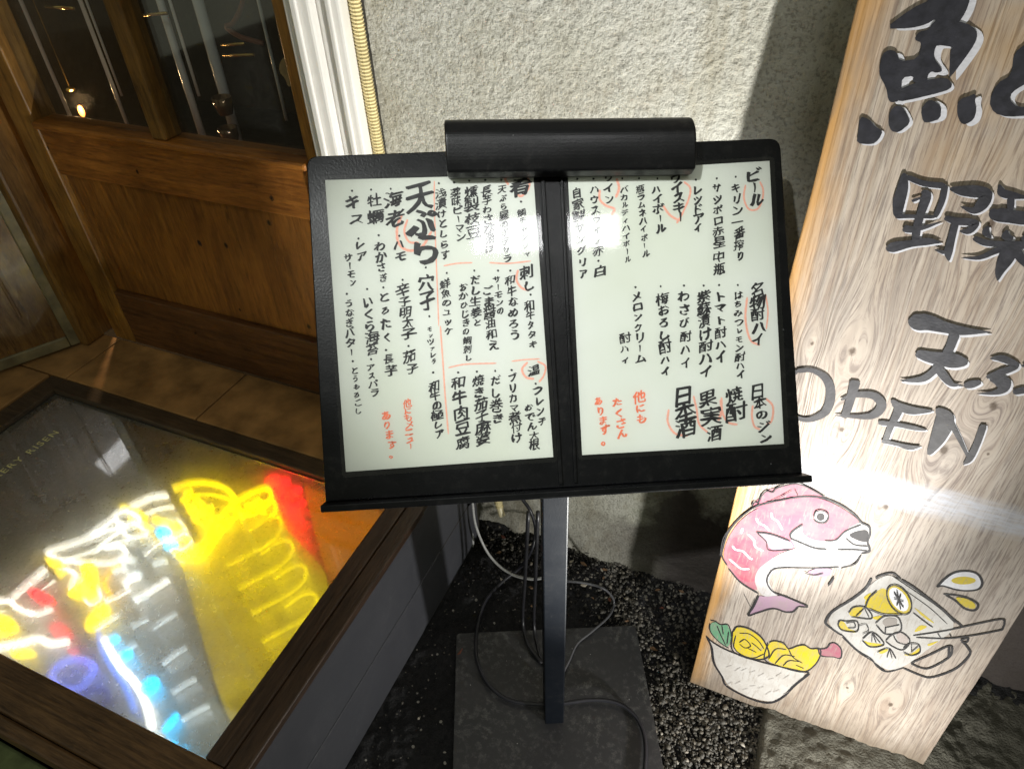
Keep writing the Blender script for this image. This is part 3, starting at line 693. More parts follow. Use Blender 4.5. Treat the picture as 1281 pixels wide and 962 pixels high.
for (x0, y0, x1, y1, lb) in ((222, 768, 192, 788, 'topmost stand-in reflection dash in the slanting row beside the yellow glow'), (234, 811, 204, 832, 'second stand-in reflection dash from the top beside the yellow glow'),
                         (246, 850, 216, 868, 'third stand-in reflection dash from the top beside the yellow glow'), (262, 884, 228, 902, 'lowest stand-in reflection dash, nearest the front rail beside the yellow glow'),
                         (150, 770, 120, 790, 'stand-in reflection dash just above the first blue bead'), (172, 806, 148, 824, 'stand-in reflection dash between the two upper blue beads'), (186, 775, 166, 786, 'stand-in reflection dash right of the large yellow pieces')):
    neon('neon_standin', [[(x0, y0), ((x0 + x1) / 2, (y0 + y1) / 2 - 1), (x1, y1)]], E_w2, lb, 'neon tube', GD, 0.0026)
for (dx, dy, lb) in ((14, 33, 'first stand-in reflection loop below the bright yellow finger'), (28, 62, 'second stand-in reflection loop below the bright yellow finger'), (45, 93, 'third stand-in reflection loop below the bright yellow finger'), (58, 128, 'lowest stand-in reflection loop, against the right rail')):
    neon('neon_standin', [[(298 + dx, 632 + dy), (318 + dx, 618 + dy), (332 + dx, 615 + dy), (339 + dx, 622 + dy), (334 + dx, 636 + dy), (318 + dx, 650 + dy), (296 + dx, 662 + dy), (270 + dx, 676 + dy)]], E_y3, lb, 'neon tube', GD, 0.0024)  # dim copies stand in for the finger loop's mirror images
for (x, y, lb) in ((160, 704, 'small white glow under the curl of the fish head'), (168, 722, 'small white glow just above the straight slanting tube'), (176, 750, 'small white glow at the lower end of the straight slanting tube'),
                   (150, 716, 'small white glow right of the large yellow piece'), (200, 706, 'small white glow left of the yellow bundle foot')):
    neon('neon_standin', [[(x - 8, y + 2), (x, y - 2), (x + 9, y - 3)]], E_w2, lb, 'neon tube', GD, 0.0045)  # short emissive tubes added for the cloudy white glow
GB = 'blue beads of light in the box'
def beads(name, L, mat, label, group, r=0.01):
    for (x, y, rr, sc, lab) in L:
        mb = MB(); mb.ball(box_pt(x, y), rr, seg=14, rings=10, sc=sc); tag(mb.build(name, mat, smooth=True), lab, 'light bead', group)
beads('blue_bead', [(205, 667, 0.0115, (1.3, 1, .6), 'blue glowing bead under the yellow tube at the top'), (144, 801, 0.008, (1, 1.1, .6), 'blue glowing bead at the upper end of the thick white tube'),
                    (160, 820, 0.0085, (1, 1.1, .6), 'second blue glowing bead along the thick white tube'), (188, 859, 0.0125, (1, 1.2, .6), 'largest blue glowing bead beside the thick white tube'),
                    (214, 905, 0.010, (.6, 1.5, .6), 'blue glowing bead nearest the front rail')], E_b, '', GB)
neon('yellow_neon_tube', [[(217, 612), (238, 605), (262, 605), (285, 613), (296, 628), (294, 638)], [(232, 616), (248, 626), (262, 640), (270, 654)], [(296, 628), (272, 652), (254, 682), (240, 696), (217, 690)], [(288, 648), (262, 676), (236, 692)],
     [(300, 640), (276, 668), (250, 700), (222, 697)]], E_y, 'thick bundle of yellow neon tubes in the middle of the box', 'neon tube', GN, 0.0040)
neon('yellow_neon_tube', [[(298, 626), (318, 616), (334, 612), (340, 620), (334, 632), (318, 642), (300, 648)], [(306, 634), (318, 630), (326, 624)]], E_y, 'yellow neon loop like a finger pointing at the red berries', 'neon tube', GN, 0.0042)
neon('yellow_neon_tube', [[(193, 650), (212, 656), (231, 662)]], E_y, 'short yellow neon tube just above the blue bead', 'neon tube', GN, 0.0058)
neon('yellow_neon_tube', [[(153, 635), (168, 640), (183, 648)]], E_y, 'short yellow neon tube crossing the white loop', 'neon tube', GN, 0.0048)
def blob(name, pts, mat, lab, cat, grp, h=0.006, dz=-0.004):
    mb = MB(); L = [box_pt(x, y, dz) for x, y in pts]; mb.prism(chaikin(L, 2), (0, 0, h)); return tag(mb.build(name, mat, smooth=False), lab, cat, grp)
neon('white_neon_tube', [[(200, 664), (206, 674), (222, 672), (232, 662), (224, 652)]], E_w, 'white neon curl wrapped round the topmost blue bead', 'neon tube', GN, 0.0024)
neon('white_neon_tube', [[(112, 728), (104, 742), (112, 756), (126, 750), (124, 736)]], E_w, 'small white neon hook on the large yellow piece', 'neon tube', GN, 0.0022)
neon('yellow_neon_tube', [[(240, 612), (232, 624), (238, 638), (256, 642), (268, 634)]], E_y, 'yellow neon hook inside the big yellow loop', 'neon tube', GN, 0.0034)
neon('yellow_neon_tube', [[(150, 706), (138, 716), (132, 732), (138, 744)]], emit('orange_neon', (1.0, 0.50, 0.0), 6.0), 'orange yellow neon arc right of the large yellow piece', 'neon tube', GN, 0.0034)
neon('blue_neon_tube', [[(124, 792), (128, 812), (142, 838), (158, 862), (168, 890)]], emit('soft_blue_neon', (0.15, 0.30, 1.0), 3.0), 'soft blue neon tube running beside the thick white one', 'neon tube', GN, 0.0040)
GP = 'flat glowing coloured pieces inside the box'
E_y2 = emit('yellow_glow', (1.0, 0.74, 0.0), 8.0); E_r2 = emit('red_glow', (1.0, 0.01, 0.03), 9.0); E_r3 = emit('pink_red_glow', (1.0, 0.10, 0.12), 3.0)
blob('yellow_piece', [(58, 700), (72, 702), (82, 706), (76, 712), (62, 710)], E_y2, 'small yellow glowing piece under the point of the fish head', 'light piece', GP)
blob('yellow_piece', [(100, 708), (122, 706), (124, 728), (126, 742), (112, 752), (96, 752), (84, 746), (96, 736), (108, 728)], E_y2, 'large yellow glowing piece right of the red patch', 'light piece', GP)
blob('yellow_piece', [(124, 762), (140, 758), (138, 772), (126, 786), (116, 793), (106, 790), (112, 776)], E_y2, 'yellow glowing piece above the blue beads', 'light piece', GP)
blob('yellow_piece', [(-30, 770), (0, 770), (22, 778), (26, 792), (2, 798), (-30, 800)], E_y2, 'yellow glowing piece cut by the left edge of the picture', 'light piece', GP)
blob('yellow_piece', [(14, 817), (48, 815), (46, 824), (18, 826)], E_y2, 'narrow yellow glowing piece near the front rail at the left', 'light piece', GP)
blob('red_piece', [(34, 742), (46, 739), (60, 746), (74, 754), (66, 758), (48, 755)], E_r2, 'bright red glowing piece inside the white V', 'light piece', GP)
blob('red_piece', [(62, 786), (76, 779), (90, 788), (94, 798), (80, 802), (66, 796)], E_r3, 'pinkish red glowing piece above the violet ring', 'light piece', GP)
blob('red_piece', [(84, 816), (96, 813), (102, 816), (92, 821)], E_r3, 'tiny red glowing piece just above the violet ring', 'light piece', GP)
neon('violet_ring', [[(118, 838), (110, 828), (92, 826), (76, 832), (66, 845), (70, 858), (84, 864), (104, 858), (118, 838)]], E_v, 'violet glowing ring near the front rail', 'ring light', None, 0.0052)
neon('violet_ring', [[(136, 866), (122, 862), (106, 866), (100, 878), (112, 886), (130, 882), (136, 866)]], emit('dim_violet', (0.25, 0.25, 0.6), 0.35), 'dim violet ring partly under the front rail', 'ring light', None, 0.004)
beads('red_berry', [(342, 603, 0.0150, (1, 1, .6), 'leftmost red glowing berry'), (360, 590, 0.012, (1, 1, .6), 'red glowing berry nearest the ledge'), (350, 617, 0.012, (1, 1, .6), 'red glowing berry in the middle of the cluster'),
                    (366, 639, 0.0150, (1, 1, .6), 'lowest big red glowing berry'), (372, 614, 0.010, (1, 1, .6), 'rightmost red glowing berry'), (357, 604, .011, (1, 1, .6), 'red glowing berry between the two upper ones')], E_r, '', 'cluster of red glowing berries in the box')
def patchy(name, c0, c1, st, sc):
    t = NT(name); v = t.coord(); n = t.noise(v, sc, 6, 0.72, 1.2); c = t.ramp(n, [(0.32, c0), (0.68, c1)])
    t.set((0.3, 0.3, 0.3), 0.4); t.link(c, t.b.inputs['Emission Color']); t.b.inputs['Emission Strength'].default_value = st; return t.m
blob('yellow_scatter_glow', [(226, 700), (262, 660), (320, 640), (350, 655), (385, 690), (415, 725), (400, 790), (330, 910), (292, 915), (268, 850), (246, 770)], patchy('yellow_scatter_emission', (0.22, 0.15, 0.0), (0.95, 0.70, 0.0), 2.1, 18), 'large emissive sheet standing in for yellow neon glow in the right half of the box', 'light piece', GP, 0.002, -0.0160)  # emissive sheet added for yellow light scattered in the dusty glass
blob('white_scatter_glow', [(-60, 800), (10, 765), (70, 730), (120, 695), (190, 680), (228, 700), (244, 770), (262, 850), (288, 915), (262, 940), (150, 900), (-60, 850)], patchy('white_scatter_emission', (0.10, 0.11, 0.10), (0.55, 0.60, 0.58), 0.9, 26), 'large emissive sheet standing in for white neon glow in the middle of the box', 'light piece', GP, 0.002, -0.0163)  # added likewise, paints the glow spread around the white tubes
E_am = emit('amber_scatter_emission', (1.0, 0.33, 0.0), 1.0)
blob('amber_scatter_glow', [(376, 590), (440, 605), (500, 640), (470, 680), (425, 720), (408, 715), (392, 660)], E_am, 'dim emissive sheet standing in for amber glow right of the red berries under the menu stand', 'light piece', GP, 0.002, -0.012)  # added sheet paints the orange glow beside the berries

# ------------------------------------------------------------------ menu stand
F = None
def frame(yaw, tilt, rl):
    cz, sz = math.cos(yaw), math.sin(yaw); Rz = np.array([[cz, -sz, 0], [sz, cz, 0], [0, 0, 1]])
    c, s = math.cos(tilt), math.sin(tilt); Rx = np.array([[1, 0, 0], [0, c, -s], [0, s, c]])
    c, s = math.cos(rl), math.sin(rl); Ry = np.array([[c, 0, s], [0, 1, 0], [-s, 0, c]])
    return Rz @ Rx @ Ry
F = BF @ frame(*np.radians([3.1, -38.48, 1.29]))
PO = BF @ np.array([-.1768, .69164, -.29323]) + CAM
PR, PB, PU = F[:, 0], F[:, 1], F[:, 2]      # right, back, up in the panel
def pl(x, y, out=0.0):
    """photo pixel to a point on the panel plane, then lifted towards the viewer"""
    return at_plane(x, y, PO - PB * out, PB)
def pw(a, b, out=0.0): return PO + PR * a + PU * b - PB * out
def p_uv(x, y): d = at_plane(x, y, PO, PB) - PO; return d @ PR, d @ PU

stand = empty('menu_stand', tuple(at(694, 905, 2, 0.006)), 'black metal menu stand with a tilted double board, lamp hood, square post and base plate', 'menu stand')
# board
def rounded(c, rads, k=6):
    out = []; n = len(c)
    for i in range(n):
        p = np.array(c[i], float); a = np.array(c[i - 1], float); b = np.array(c[(i + 1) % n], float); r = rads[i]
        if r <= 0: out.append(p); continue
        d1 = (a - p) / np.linalg.norm(a - p); d2 = (b - p) / np.linalg.norm(b - p); s = p + d1 * r; e = p + d2 * r
        for j in range(k + 1):
            t = j / k; out.append(s * (1 - t) ** 2 + 2 * p * t * (1 - t) + e * t * t)
    return out
corners = [p_uv(*q) for q in ((383, 196), (407, 628), (1004, 592), (976, 173))]
loop = rounded(corners, [0.012, 0.0, 0.0, 0.012])
mb = MB(); mb.prism([pw(a, b, 0.0) for a, b in loop], PB * 0.010); part(mb, 'board', M_frame, stand, bevel=0.0012)
# raised border strips
def strip(q, h, name, mat, bev=0.0008, base=0.0002):
    mb = MB(); mb.prism([pw(*p_uv(*p), base) for p in q], -PB * h); return part(mb, name, mat, stand, bevel=bev)
strip([(676, 218), (699, 606), (704, 606), (681, 218)], 0.003, 'spine_rib', M_frame)
strip([(700, 217), (718, 604), (722, 604), (704, 217)], 0.003, 'spine_rib', M_frame)
# bottom lip bar
a0 = pw(*p_uv(405, 634)); a1 = pw(*p_uv(1008, 597))
mb = MB(); d_ = -PB * 0.016; loopL = [a0 + PU * .0045 + PB * .012, a0 - PU * .003 + PB * .012, a0 - PU * .003 + d_, a0 + PU * .0045 + d_]
mb.prism(loopL, a1 - a0); part(mb, 'bottom_lip', M_frame, stand, bevel=0.0015)
# hood
ua, vb = p_uv(555, 150); ub, _ = p_uv(863, 148); _, vlow = p_uv(555, 215); _, vl2 = p_uv(862, 213)
sc_ = 0.965
prof = [(-0.004, 0.0005), (-0.006, 0.014), (-0.004, 0.026), (0.010, 0.031), (0.028, 0.034), (0.037, 0.032), (0.046, 0.026), (0.051, 0.015), (0.051, 0.0), (0.048, -0.014), (0.035, -0.016), (0.035, -0.0105)]
prof = prof[:2] + [tuple(q) for q in catmull(prof[2:10], 5)] + prof[10:]
tilt_v = (vl2 - vlow) * 0.8
L0 = [pw(ua + 0.001, vlow * 0.55 - 0.002 + b * 1.0, o) for b, o in prof]
L1 = [pw(ub - 0.0045, vlow * 0.55 - 0.002 + b * 1.0 + tilt_v, o) for b, o in prof]
# open underside with thin shell: close outer profile only
mb = MB(); n_ = len(L0); mb.add(L0 + L1, [tuple(range(n_)), tuple(range(2 * n_ - 1, n_ - 1, -1))] + [(i, n_ + i, n_ + (i + 1) % n_, (i + 1) % n_) for i in range(n_)])
part(mb, 'lamp_hood', M_hood, stand, bevel=0.0025, seg=3)
# post and base plate (aligned with the viewing direction, not the wall)
hx = np.array([BF[0, 0], BF[1, 0], 0]); hy = np.array([BF[0, 1], BF[1, 1], 0])      # stand's own right / back
pc = at(693.5, 905, 2, 0.010)
hw = 0.0155
def sbox(c, w0, w1, d0, d1, z0, z1):
    m = MB(); P = [c + hx * w0 + hy * d0, c + hx * w1 + hy * d0, c + hx * w1 + hy * d1, c + hx * w0 + hy * d1]
    P = [np.array([p[0], p[1], z0]) for p in P]; m.prism(P[::-1], (0, 0, z1 - z0)); return m
part(sbox(pc, -hw, hw, 0.0, 0.046, 0.010, 0.675), 'post', M_post, stand, bevel=0.0018)
part(sbox(pc, -0.04, 0.04, 0.0605, 0.085, 0.685, 0.73), 'bracket', M_post, stand, bevel=0.002)
q = [at(*p, 2, 0.008) for p in ((571, 792), (795, 782), (829, 962))]
pa = [q[0], q[1]]
wv = (q[1] - q[0]); L_ = q[1] - hy * 0.35 + hx * 0.004; K_ = q[0] - hy * 0.35 + hx * 0.002
mb = MB(); pts = rounded([tuple(v[:2]) for v in (q[0], K_, L_, q[1])], [0.008] * 4, 4)
mb.prism([(p[0], p[1], 0.0025) for p in pts], (0, 0, 0.006)); part(mb, 'base_plate', M_plate, stand, bevel=0.001)

# ------------------------------------------------------------------ laminated menus
_glyph = {}
def glyph(ch, bold):
    key = (ch, bold)
    if key in _glyph: return _glyph[key]
    cu = bpy.data.curves.new('glyph', 'FONT'); cu.body = ch; cu.size = 1.0; cu.offset = bold; cu.resolution_u = 3; cu.fill_mode = 'FRONT'
    o = bpy.data.objects.new('glyph', cu)
    me = o.to_mesh()
    n = len(me.vertices); V = np.zeros(n * 3); me.vertices.foreach_get('co', V); V = V.reshape(-1, 3)[:, :2].copy()
    me.calc_loop_triangles(); T = [tuple(t.vertices) for t in me.loop_triangles]
    o.to_mesh_clear(); bpy.data.objects.remove(o); bpy.data.curves.remove(cu)
    if n == 0: V = np.zeros((0, 2))
    _glyph[key] = (V, T); return _glyph[key]
_ref = glyph('国', 0.0)[0]; REF_C = (_ref.max(0) + _ref.min(0)) / 2; REF_S = (_ref.max(0) - _ref.min(0)).max()

def brush_char(mb, ch, uv, size, out, mi=0, bold=0.02, wild=1.0):
    """one handwritten character centred at panel coordinates uv"""
    if ch == ' ': return
    if ch in 'ー':       # upright stroke in vertical writing
        w = size * 0.07; P = [np.array([rnd.uniform(-.05, .05), .38]) * size, np.array([0.02, 0]) * size, np.array([rnd.uniform(-.05, .05), -.38]) * size]
        st = catmull(P, 4); vs = []
        for i, p in enumerate(st):
            ww = w * (1.5 - i / len(st)); vs += [p + np.array([-ww, ww * .4]), p + np.array([ww, -ww * .2])]
        mb.add([pw(uv[0] + v[0], uv[1] + v[1], out) for v in vs], [(2 * i, 2 * i + 2, 2 * i + 3, 2 * i + 1) for i in range(len(st) - 1)], mi); return
    V, T = glyph(ch, 0.0)
    if not len(V): return
    V = (V - REF_C) / REF_S
    # brush-like: heavier strokes leaning up to the right, wobbling and tapering
    sh = 0.20 * wild + rnd.uniform(-.05, .05); ang = rnd.uniform(-.07, .07) * wild
    X = V[:, 0] * rnd.uniform(0.92, 1.10); Y = V[:, 1] * rnd.uniform(0.88, 1.02)
    Y = Y + X * sh; X = X + 0.05 * Y
    s0 = rnd.randint(0, 999)
    for (fr, am) in ((1.9, 0.085), (4.5, 0.034), (12, 0.014)):
        dx = vnoise(V[:, 0] * fr + 7.3 + s0, V[:, 1] * fr + 3.1, 31); dy = vnoise(V[:, 0] * fr + 1.7, V[:, 1] * fr + 9.2 + s0, 32)
        X = X + dx * am * wild; Y = Y + dy * am * wild
    c, s = math.cos(ang), math.sin(ang)
    X, Y = (X * c - Y * s) * size, (X * s + Y * c) * size
    kx, ky = size * bold * 1.25, -size * bold * 0.55      # slanted brush tip: thick uprights, thinner level strokes
    for j, q in enumerate((-1, -0.33, 0.33, 1)):
        wv_ = 1 + 0.35 * vnoise(V[:, 0] * 2.2 + s0, V[:, 1] * 2.2, 33)
        mb.add([pw(uv[0] + a + q * kx * w, uv[1] + b + q * ky * w, out + j * 6e-6) for a, b, w in zip(X, Y, wv_)], T, mi)

PXM = np.linalg.norm(pl(650, 400) - pl(550, 406)) / 100.0     # metres per photo pixel on the panel
def dot(mb, x, y, r, out):
    c = p_uv(x, y); mb.add([pw(c[0] + r * math.cos(t) * rnd.uniform(.7, 1.3), c[1] + r * math.sin(t), out) for t in np.linspace(0, 6.28, 8)[:-1]], [tuple(range(7))])
def pstroke(mb, pts, w, out, mi=0, conv=p_uv, place=pw, k=6, taper=True):
    """pen or brush stroke: pts = photo pixels (x, y[, width px]); w default width in px"""
    P = [(*conv(p[0], p[1]), (p[2] if len(p) > 2 else w)) for p in pts]
    S = catmull(P, k); n = len(S); L = []; Rr = []
    for i, p in enumerate(S):
        d = (S[min(n - 1, i + 1)] - S[max(0, i - 1)])[:2]; d = d / (np.linalg.norm(d) + 1e-9); nn = np.array([-d[1], d[0]])
        ww = max(0.2, p[2]) * PXM * 0.5 * (1 + 0.12 * math.sin(i * 2.3 + p[0] * 900))
        if taper and (i == 0 or i == n - 1): ww *= 0.55
        L.append(p[:2] + nn * ww); Rr.append(p[:2] - nn * ww)
    vs = [place(v[0], v[1], out) for pair in zip(L, Rr) for v in pair]
    mb.add(vs, [(2 * i, 2 * i + 1, 2 * i + 3, 2 * i + 2) for i in range(n - 1)], mi)

LEFT = [  # text, dot or None, first char, last char, size or None
    ('肴', None, (652, 235), (652, 235), 27), ('鯛チャンジャ', (651.6, 253), (652.6, 267), (659, 318), None),
    ('天ぷら屋のポテサラ', (627, 226), (627.7, 238), (634, 324), None), ('長芋わさび漬け', (607, 226), (608, 239), (613, 312), None),
    ('燻製枝豆', (587, 227), (589, 241), (592, 291), 17), ('薬味ピーマン', (568, 229), (569, 242), (577, 297), None),
    ('浅漬けとしらす', (549, 230), (551, 243), (557, 319), None), ('天ぷら', None, (524, 247), (533, 313), 40),
    ('海老', (489, 237), (491.5, 251), (495.6, 275), 21), ('ハモ', (499.8, 295.6), (499, 307), (502, 322), 16),
    ('牡蠣', (464.5, 238), (468.6, 252), (470.7, 272), 20), ('わかさぎ', (474, 295), (475, 309), (479, 348), None),
    ('キス', (440.7, 239.5), (441.6, 254), (445.7, 275), 20), ('レア', (449, 299), (450, 307), (452, 321), None), ('サーモン', None, (435, 322.7), (441.6, 354), 12),
    ('穴子', (533, 335), (534, 354), (535, 377), 21), ('モッツァレラ', (537, 396), (537, 412), (543.5, 452), None), ('和牛の極レア', (542, 466), (543.5, 484), (550, 543), None),
    ('辛子明太子', (504, 350.5), (504, 364), (512, 418), 15), ('茄子', (511.4, 433), (512, 446), (515.6, 461), 16),
    ('とろたく', (480, 360), (481, 372.5), (485, 422.5), 15), ('長芋', (483, 438), (487, 449.5), (489.4, 464), 15),
    ('いくら海苔', (459.5, 362), (460, 379), (466.5, 437), None), ('アスパラ', (464.5, 449.5), (464, 460), (468.6, 491), 12),
    ('うなぎバター', (434, 368), (437, 380), (439.5, 441), None), ('とうもろこし', (441.6, 452), (443.7, 464), (449, 514), None),
    ('刺し', None, (660, 341), (662, 358), 17), ('和牛タタキ', (663.5, 369), (662, 383), (667, 431), None),
    ('和牛なめろう', (638.5, 339), (639, 351), (644, 418.7), None), ('サーモンの', (623, 339), (621.5, 350), (625.6, 389), None), ('ごま醤油和え', None, (610, 364), (617, 432), None),
    ('だし生姜と', (593.4, 339), (594, 351), (596.5, 404), None), ('おかひじきの鯛刺し', None, (579, 360), (586, 448), None), ('鮮魚のユッケ', (559, 342), (557, 356), (561, 414.5), None),
    ('温', None, (668, 463), (668, 463), 17), ('フレンチ', (670, 480), (673, 489), (677.6, 527), None), ('おでん大根', None, (661, 510), (669, 556), 13),
    ('ブリカマ煮付け', (640, 463), (641, 473), (646, 547.6), None), ('だし巻き', (619.4, 464), (619.4, 476), (622.5, 523.7), 16),
    ('焼き茄子麻婆', (596.5, 465), (598.6, 477), (605, 549), None), ('和牛肉豆腐', (573, 466), (573.7, 479), (580, 554), 18)]
LEFT_O = [('他にもメニュー', None, (509, 505), (514, 558), 11), ('あります。', None, (483, 520), (492, 568), 13)]
RIGHT = [('ビール', None, (941.5, 221), (946, 250), 22), ('キリン一番搾り', (919.7, 222), (919.7, 236), (925, 321), None), ('サッポロ赤星', (896, 224), (895.7, 236), (899, 303.5), None), ('中瓶', None, (899, 322), (899.4, 337), 13),
    ('レッドアイ', (870, 225.6), (871.7, 239), (872.8, 286), 16), ('ウイスキー', None, (845.5, 224), (851, 272), 17), ('ハイボール', (822, 224), (821, 238), (826.6, 286), 15),
    ('瓶ラムネハイボール', (799, 224), (800.4, 237), (807, 318), None), ('バカルディハイボール', (778, 224), (779.7, 238), (785, 325), None), ('ワイン', None, (760, 223), (762, 250), 15),
    ('ハウスワイン赤・白', (742, 224.5), (742.6, 238), (750, 339.6), None), ('自家製サングリア', (721.8, 224.5), (721.8, 242.4), (729.5, 343), 15),
    ('名物酎ハイ', None, (947, 363), (948, 425), 19), ('はちみつレモン酎ハイ', (922.5, 357), (922.5, 370), (926, 469), None), ('トマト酎ハイ', (899, 357), (900, 371), (901, 447), None),
    ('紫蘇漬け酎ハイ', (879.7, 357.7), (879.7, 371), (882.6, 465), None), ('わさび酎ハイ', (855, 357.7), (855, 371), (857.7, 454.5), 15), ('梅おろし酎ハイ', (826, 358.6), (829, 374), (832, 465), 15),
    ('メロンクリーム', (794.5, 359.7), (796, 371), (801, 449), None), ('酎ハイ', None, (781, 423), (782, 451), 13), ('日本のジン', None, (947, 490), (956.5, 548), 18),
    ('焼酎', None, (918, 495), (920, 515), 22), ('果実酒', None, (885, 499), (893, 542), 23), ('日本酒', None, (855.6, 496), (857.7, 535), 23)]
RIGHT_O = [('他にも', None, (800, 497), (802, 524), 15), ('たくさん', None, (772, 503), (779, 543), 15), ('あります。', None, (748, 502), (759, 550), 14)]

def menu(label, corners, lam, lines, olines, pens, flatten):
    c0 = pl(*corners[3], 0.0)
    root = empty('menu_sheet', tuple(c0), label, 'menu sheet', 'laminated handwritten menus on the stand')
    mb = MB(); mb.prism([pw(*p_uv(*p), 0.0010) for p in corners], -PB * 0.0003); part(mb, 'paper', M_paper, root)
    mb = MB(); L = rounded([p_uv(*p) for p in lam], [0.005] * 4, 4)
    mb.add([pw(a, b, 0.0030) for a, b in L], [tuple(range(len(L)))]); part(mb, 'laminate', M_lam, root)
    for txts, mat, nm, lift in ((lines, M_ink, 'brush_writing', 0.0015), (olines, M_redink, 'orange_writing', 0.0015)):
        for (tx, dt, a, b, sz) in txts:
            mb = MB(); n = len(tx); step = math.hypot(b[0] - a[0], b[1] - a[1]) / max(1, n - 1)
            size = (sz * 0.96 if sz else step * 1.04) * PXM
            if dt: dot(mb, dt[0], dt[1], 1.5 * PXM, lift)
            for i, ch in enumerate(tx):
                t = i / max(1, n - 1); x = a[0] + (b[0] - a[0]) * t + rnd.uniform(-.7, .7); y = a[1] + (b[1] - a[1]) * t
                kana = ord(ch) < 0x3100 and ch not in '々'
                k = size * (0.84 if kana else 0.97) * rnd.uniform(0.86, 1.14)
                if ch in 'ャュョッァィェ': k *= 0.95
                brush_char(mb, ch, p_uv(x, y), k, lift, 0, bold=0.047 if kana else 0.028)
            if mb.v: part(mb, nm, mat, root)
    for k, (pts, w) in enumerate(pens):
        mb = MB(); pstroke(mb, pts, w, 0.00138 + 0.00001 * k, k=8); part(mb, 'red_pencil_mark', M_palered, root)
    return root
penL = [([(543.5, 227), (543.5, 260), (546, 330), (549, 408)], 1.6), ([(551, 408), (554, 450), (557, 495), (561, 543)], 2.0), ([(555, 333), (572, 330), (591, 329)], 1.8), ([(612, 329), (635, 330), (664, 327)], 1.8),
        ([(561, 460), (580, 456), (600, 455), (621, 454.5)], 1.8), ([(640, 452), (657, 450), (675, 449)], 1.6),
        ([(636, 232), (632, 224), (640, 219), (655, 220), (662, 228), (660, 238), (652, 246), (646, 243)], 3.0), ([(503, 270), (497, 285), (499, 305), (512, 314), (528, 309), (540, 290)], 3.2), ([(510, 275), (506, 290), (512, 303), (524, 304)], 2.6),
        ([(648, 338), (646, 350), (652, 360), (662, 364)], 2.8), ([(660, 453), (653, 462), (658, 472), (668, 474)], 2.8), ([(672, 452), (682, 458), (680, 470), (674, 478)], 2.4)]
menu('laminated white menu on the left half of the stand, densely written in black', [(407, 226), (433, 590), (692, 571.5), (667, 219)], [(402, 221), (429, 597), (698, 577), (672, 214)], LEFT, LEFT_O, penL, 1)
penR = [([(932, 232), (930, 248), (936, 262), (947, 262), (953, 250), (954, 238), (950, 228)], 2.4), ([(855, 228), (863, 236), (861, 250), (852, 270), (846, 280)], 2.6), ([(829, 258), (838, 270), (850, 277)], 3.0),
        ([(771, 224), (774, 236), (770, 248)], 3.2), ([(750, 238), (750, 250), (758, 258), (768, 262), (765, 270)], 3.0), ([(934, 372), (932, 400), (938, 425), (950, 432)], 2.8), ([(957, 368), (960, 390), (958, 412)], 2.0),
        ([(941, 507), (940, 520), (943, 533), (950, 537)], 2.6), ([(957, 498), (966, 508), (965, 525), (958, 532)], 2.8), ([(902, 497), (903, 515), (910, 528), (922, 531)], 2.8), ([(867, 495), (871, 512), (874, 530), (885, 541)], 2.6),
        ([(901, 500), (902, 514), (898, 526)], 3.4), ([(836, 512), (835, 528), (844, 542), (860, 545)], 2.8)]
menu('laminated white menu on the right half of the stand, written in widely spaced columns', [(710, 217), (728, 569), (980, 555), (962, 202)], [(706, 213), (723, 575), (986, 560), (967, 197)], RIGHT, RIGHT_O, penR, 1)
# aim the strip lamp so that it mirrors in the menus
Xg = pl(683, 293); vd = (Xg - CAM) / np.linalg.norm(Xg - CAM); rv = vd - 2 * np.dot(vd, PB) * PB
lp = Xg + rv * 1.75; lo3.location = tuple(lp)
zax = Vector(rv); xax = Vector(PR) - zax * Vector(PR).dot(zax); xax.normalize(); yax = zax.cross(xax)
lo3.rotation_euler = Matrix((xax, yax, zax)).transposed().to_euler()

# ------------------------------------------------------------------ signboard
BN = np.array([0, -1.0, 0.1]); BN /= np.linalg.norm(BN)       # towards the viewer
BP0 = np.array([0.0, 0.665, 0.0]); BUP = np.array([0, 0.1, 1.0]); BUP /= np.linalg.norm(BUP)
def b_uv(x, y):
    d = at_plane(x, y, BP0, BN) - BP0; return d[0], d @ BUP
def bw(a, b, out=0.0): return BP0 + np.array([a, 0, 0]) + BUP * b + BN * out

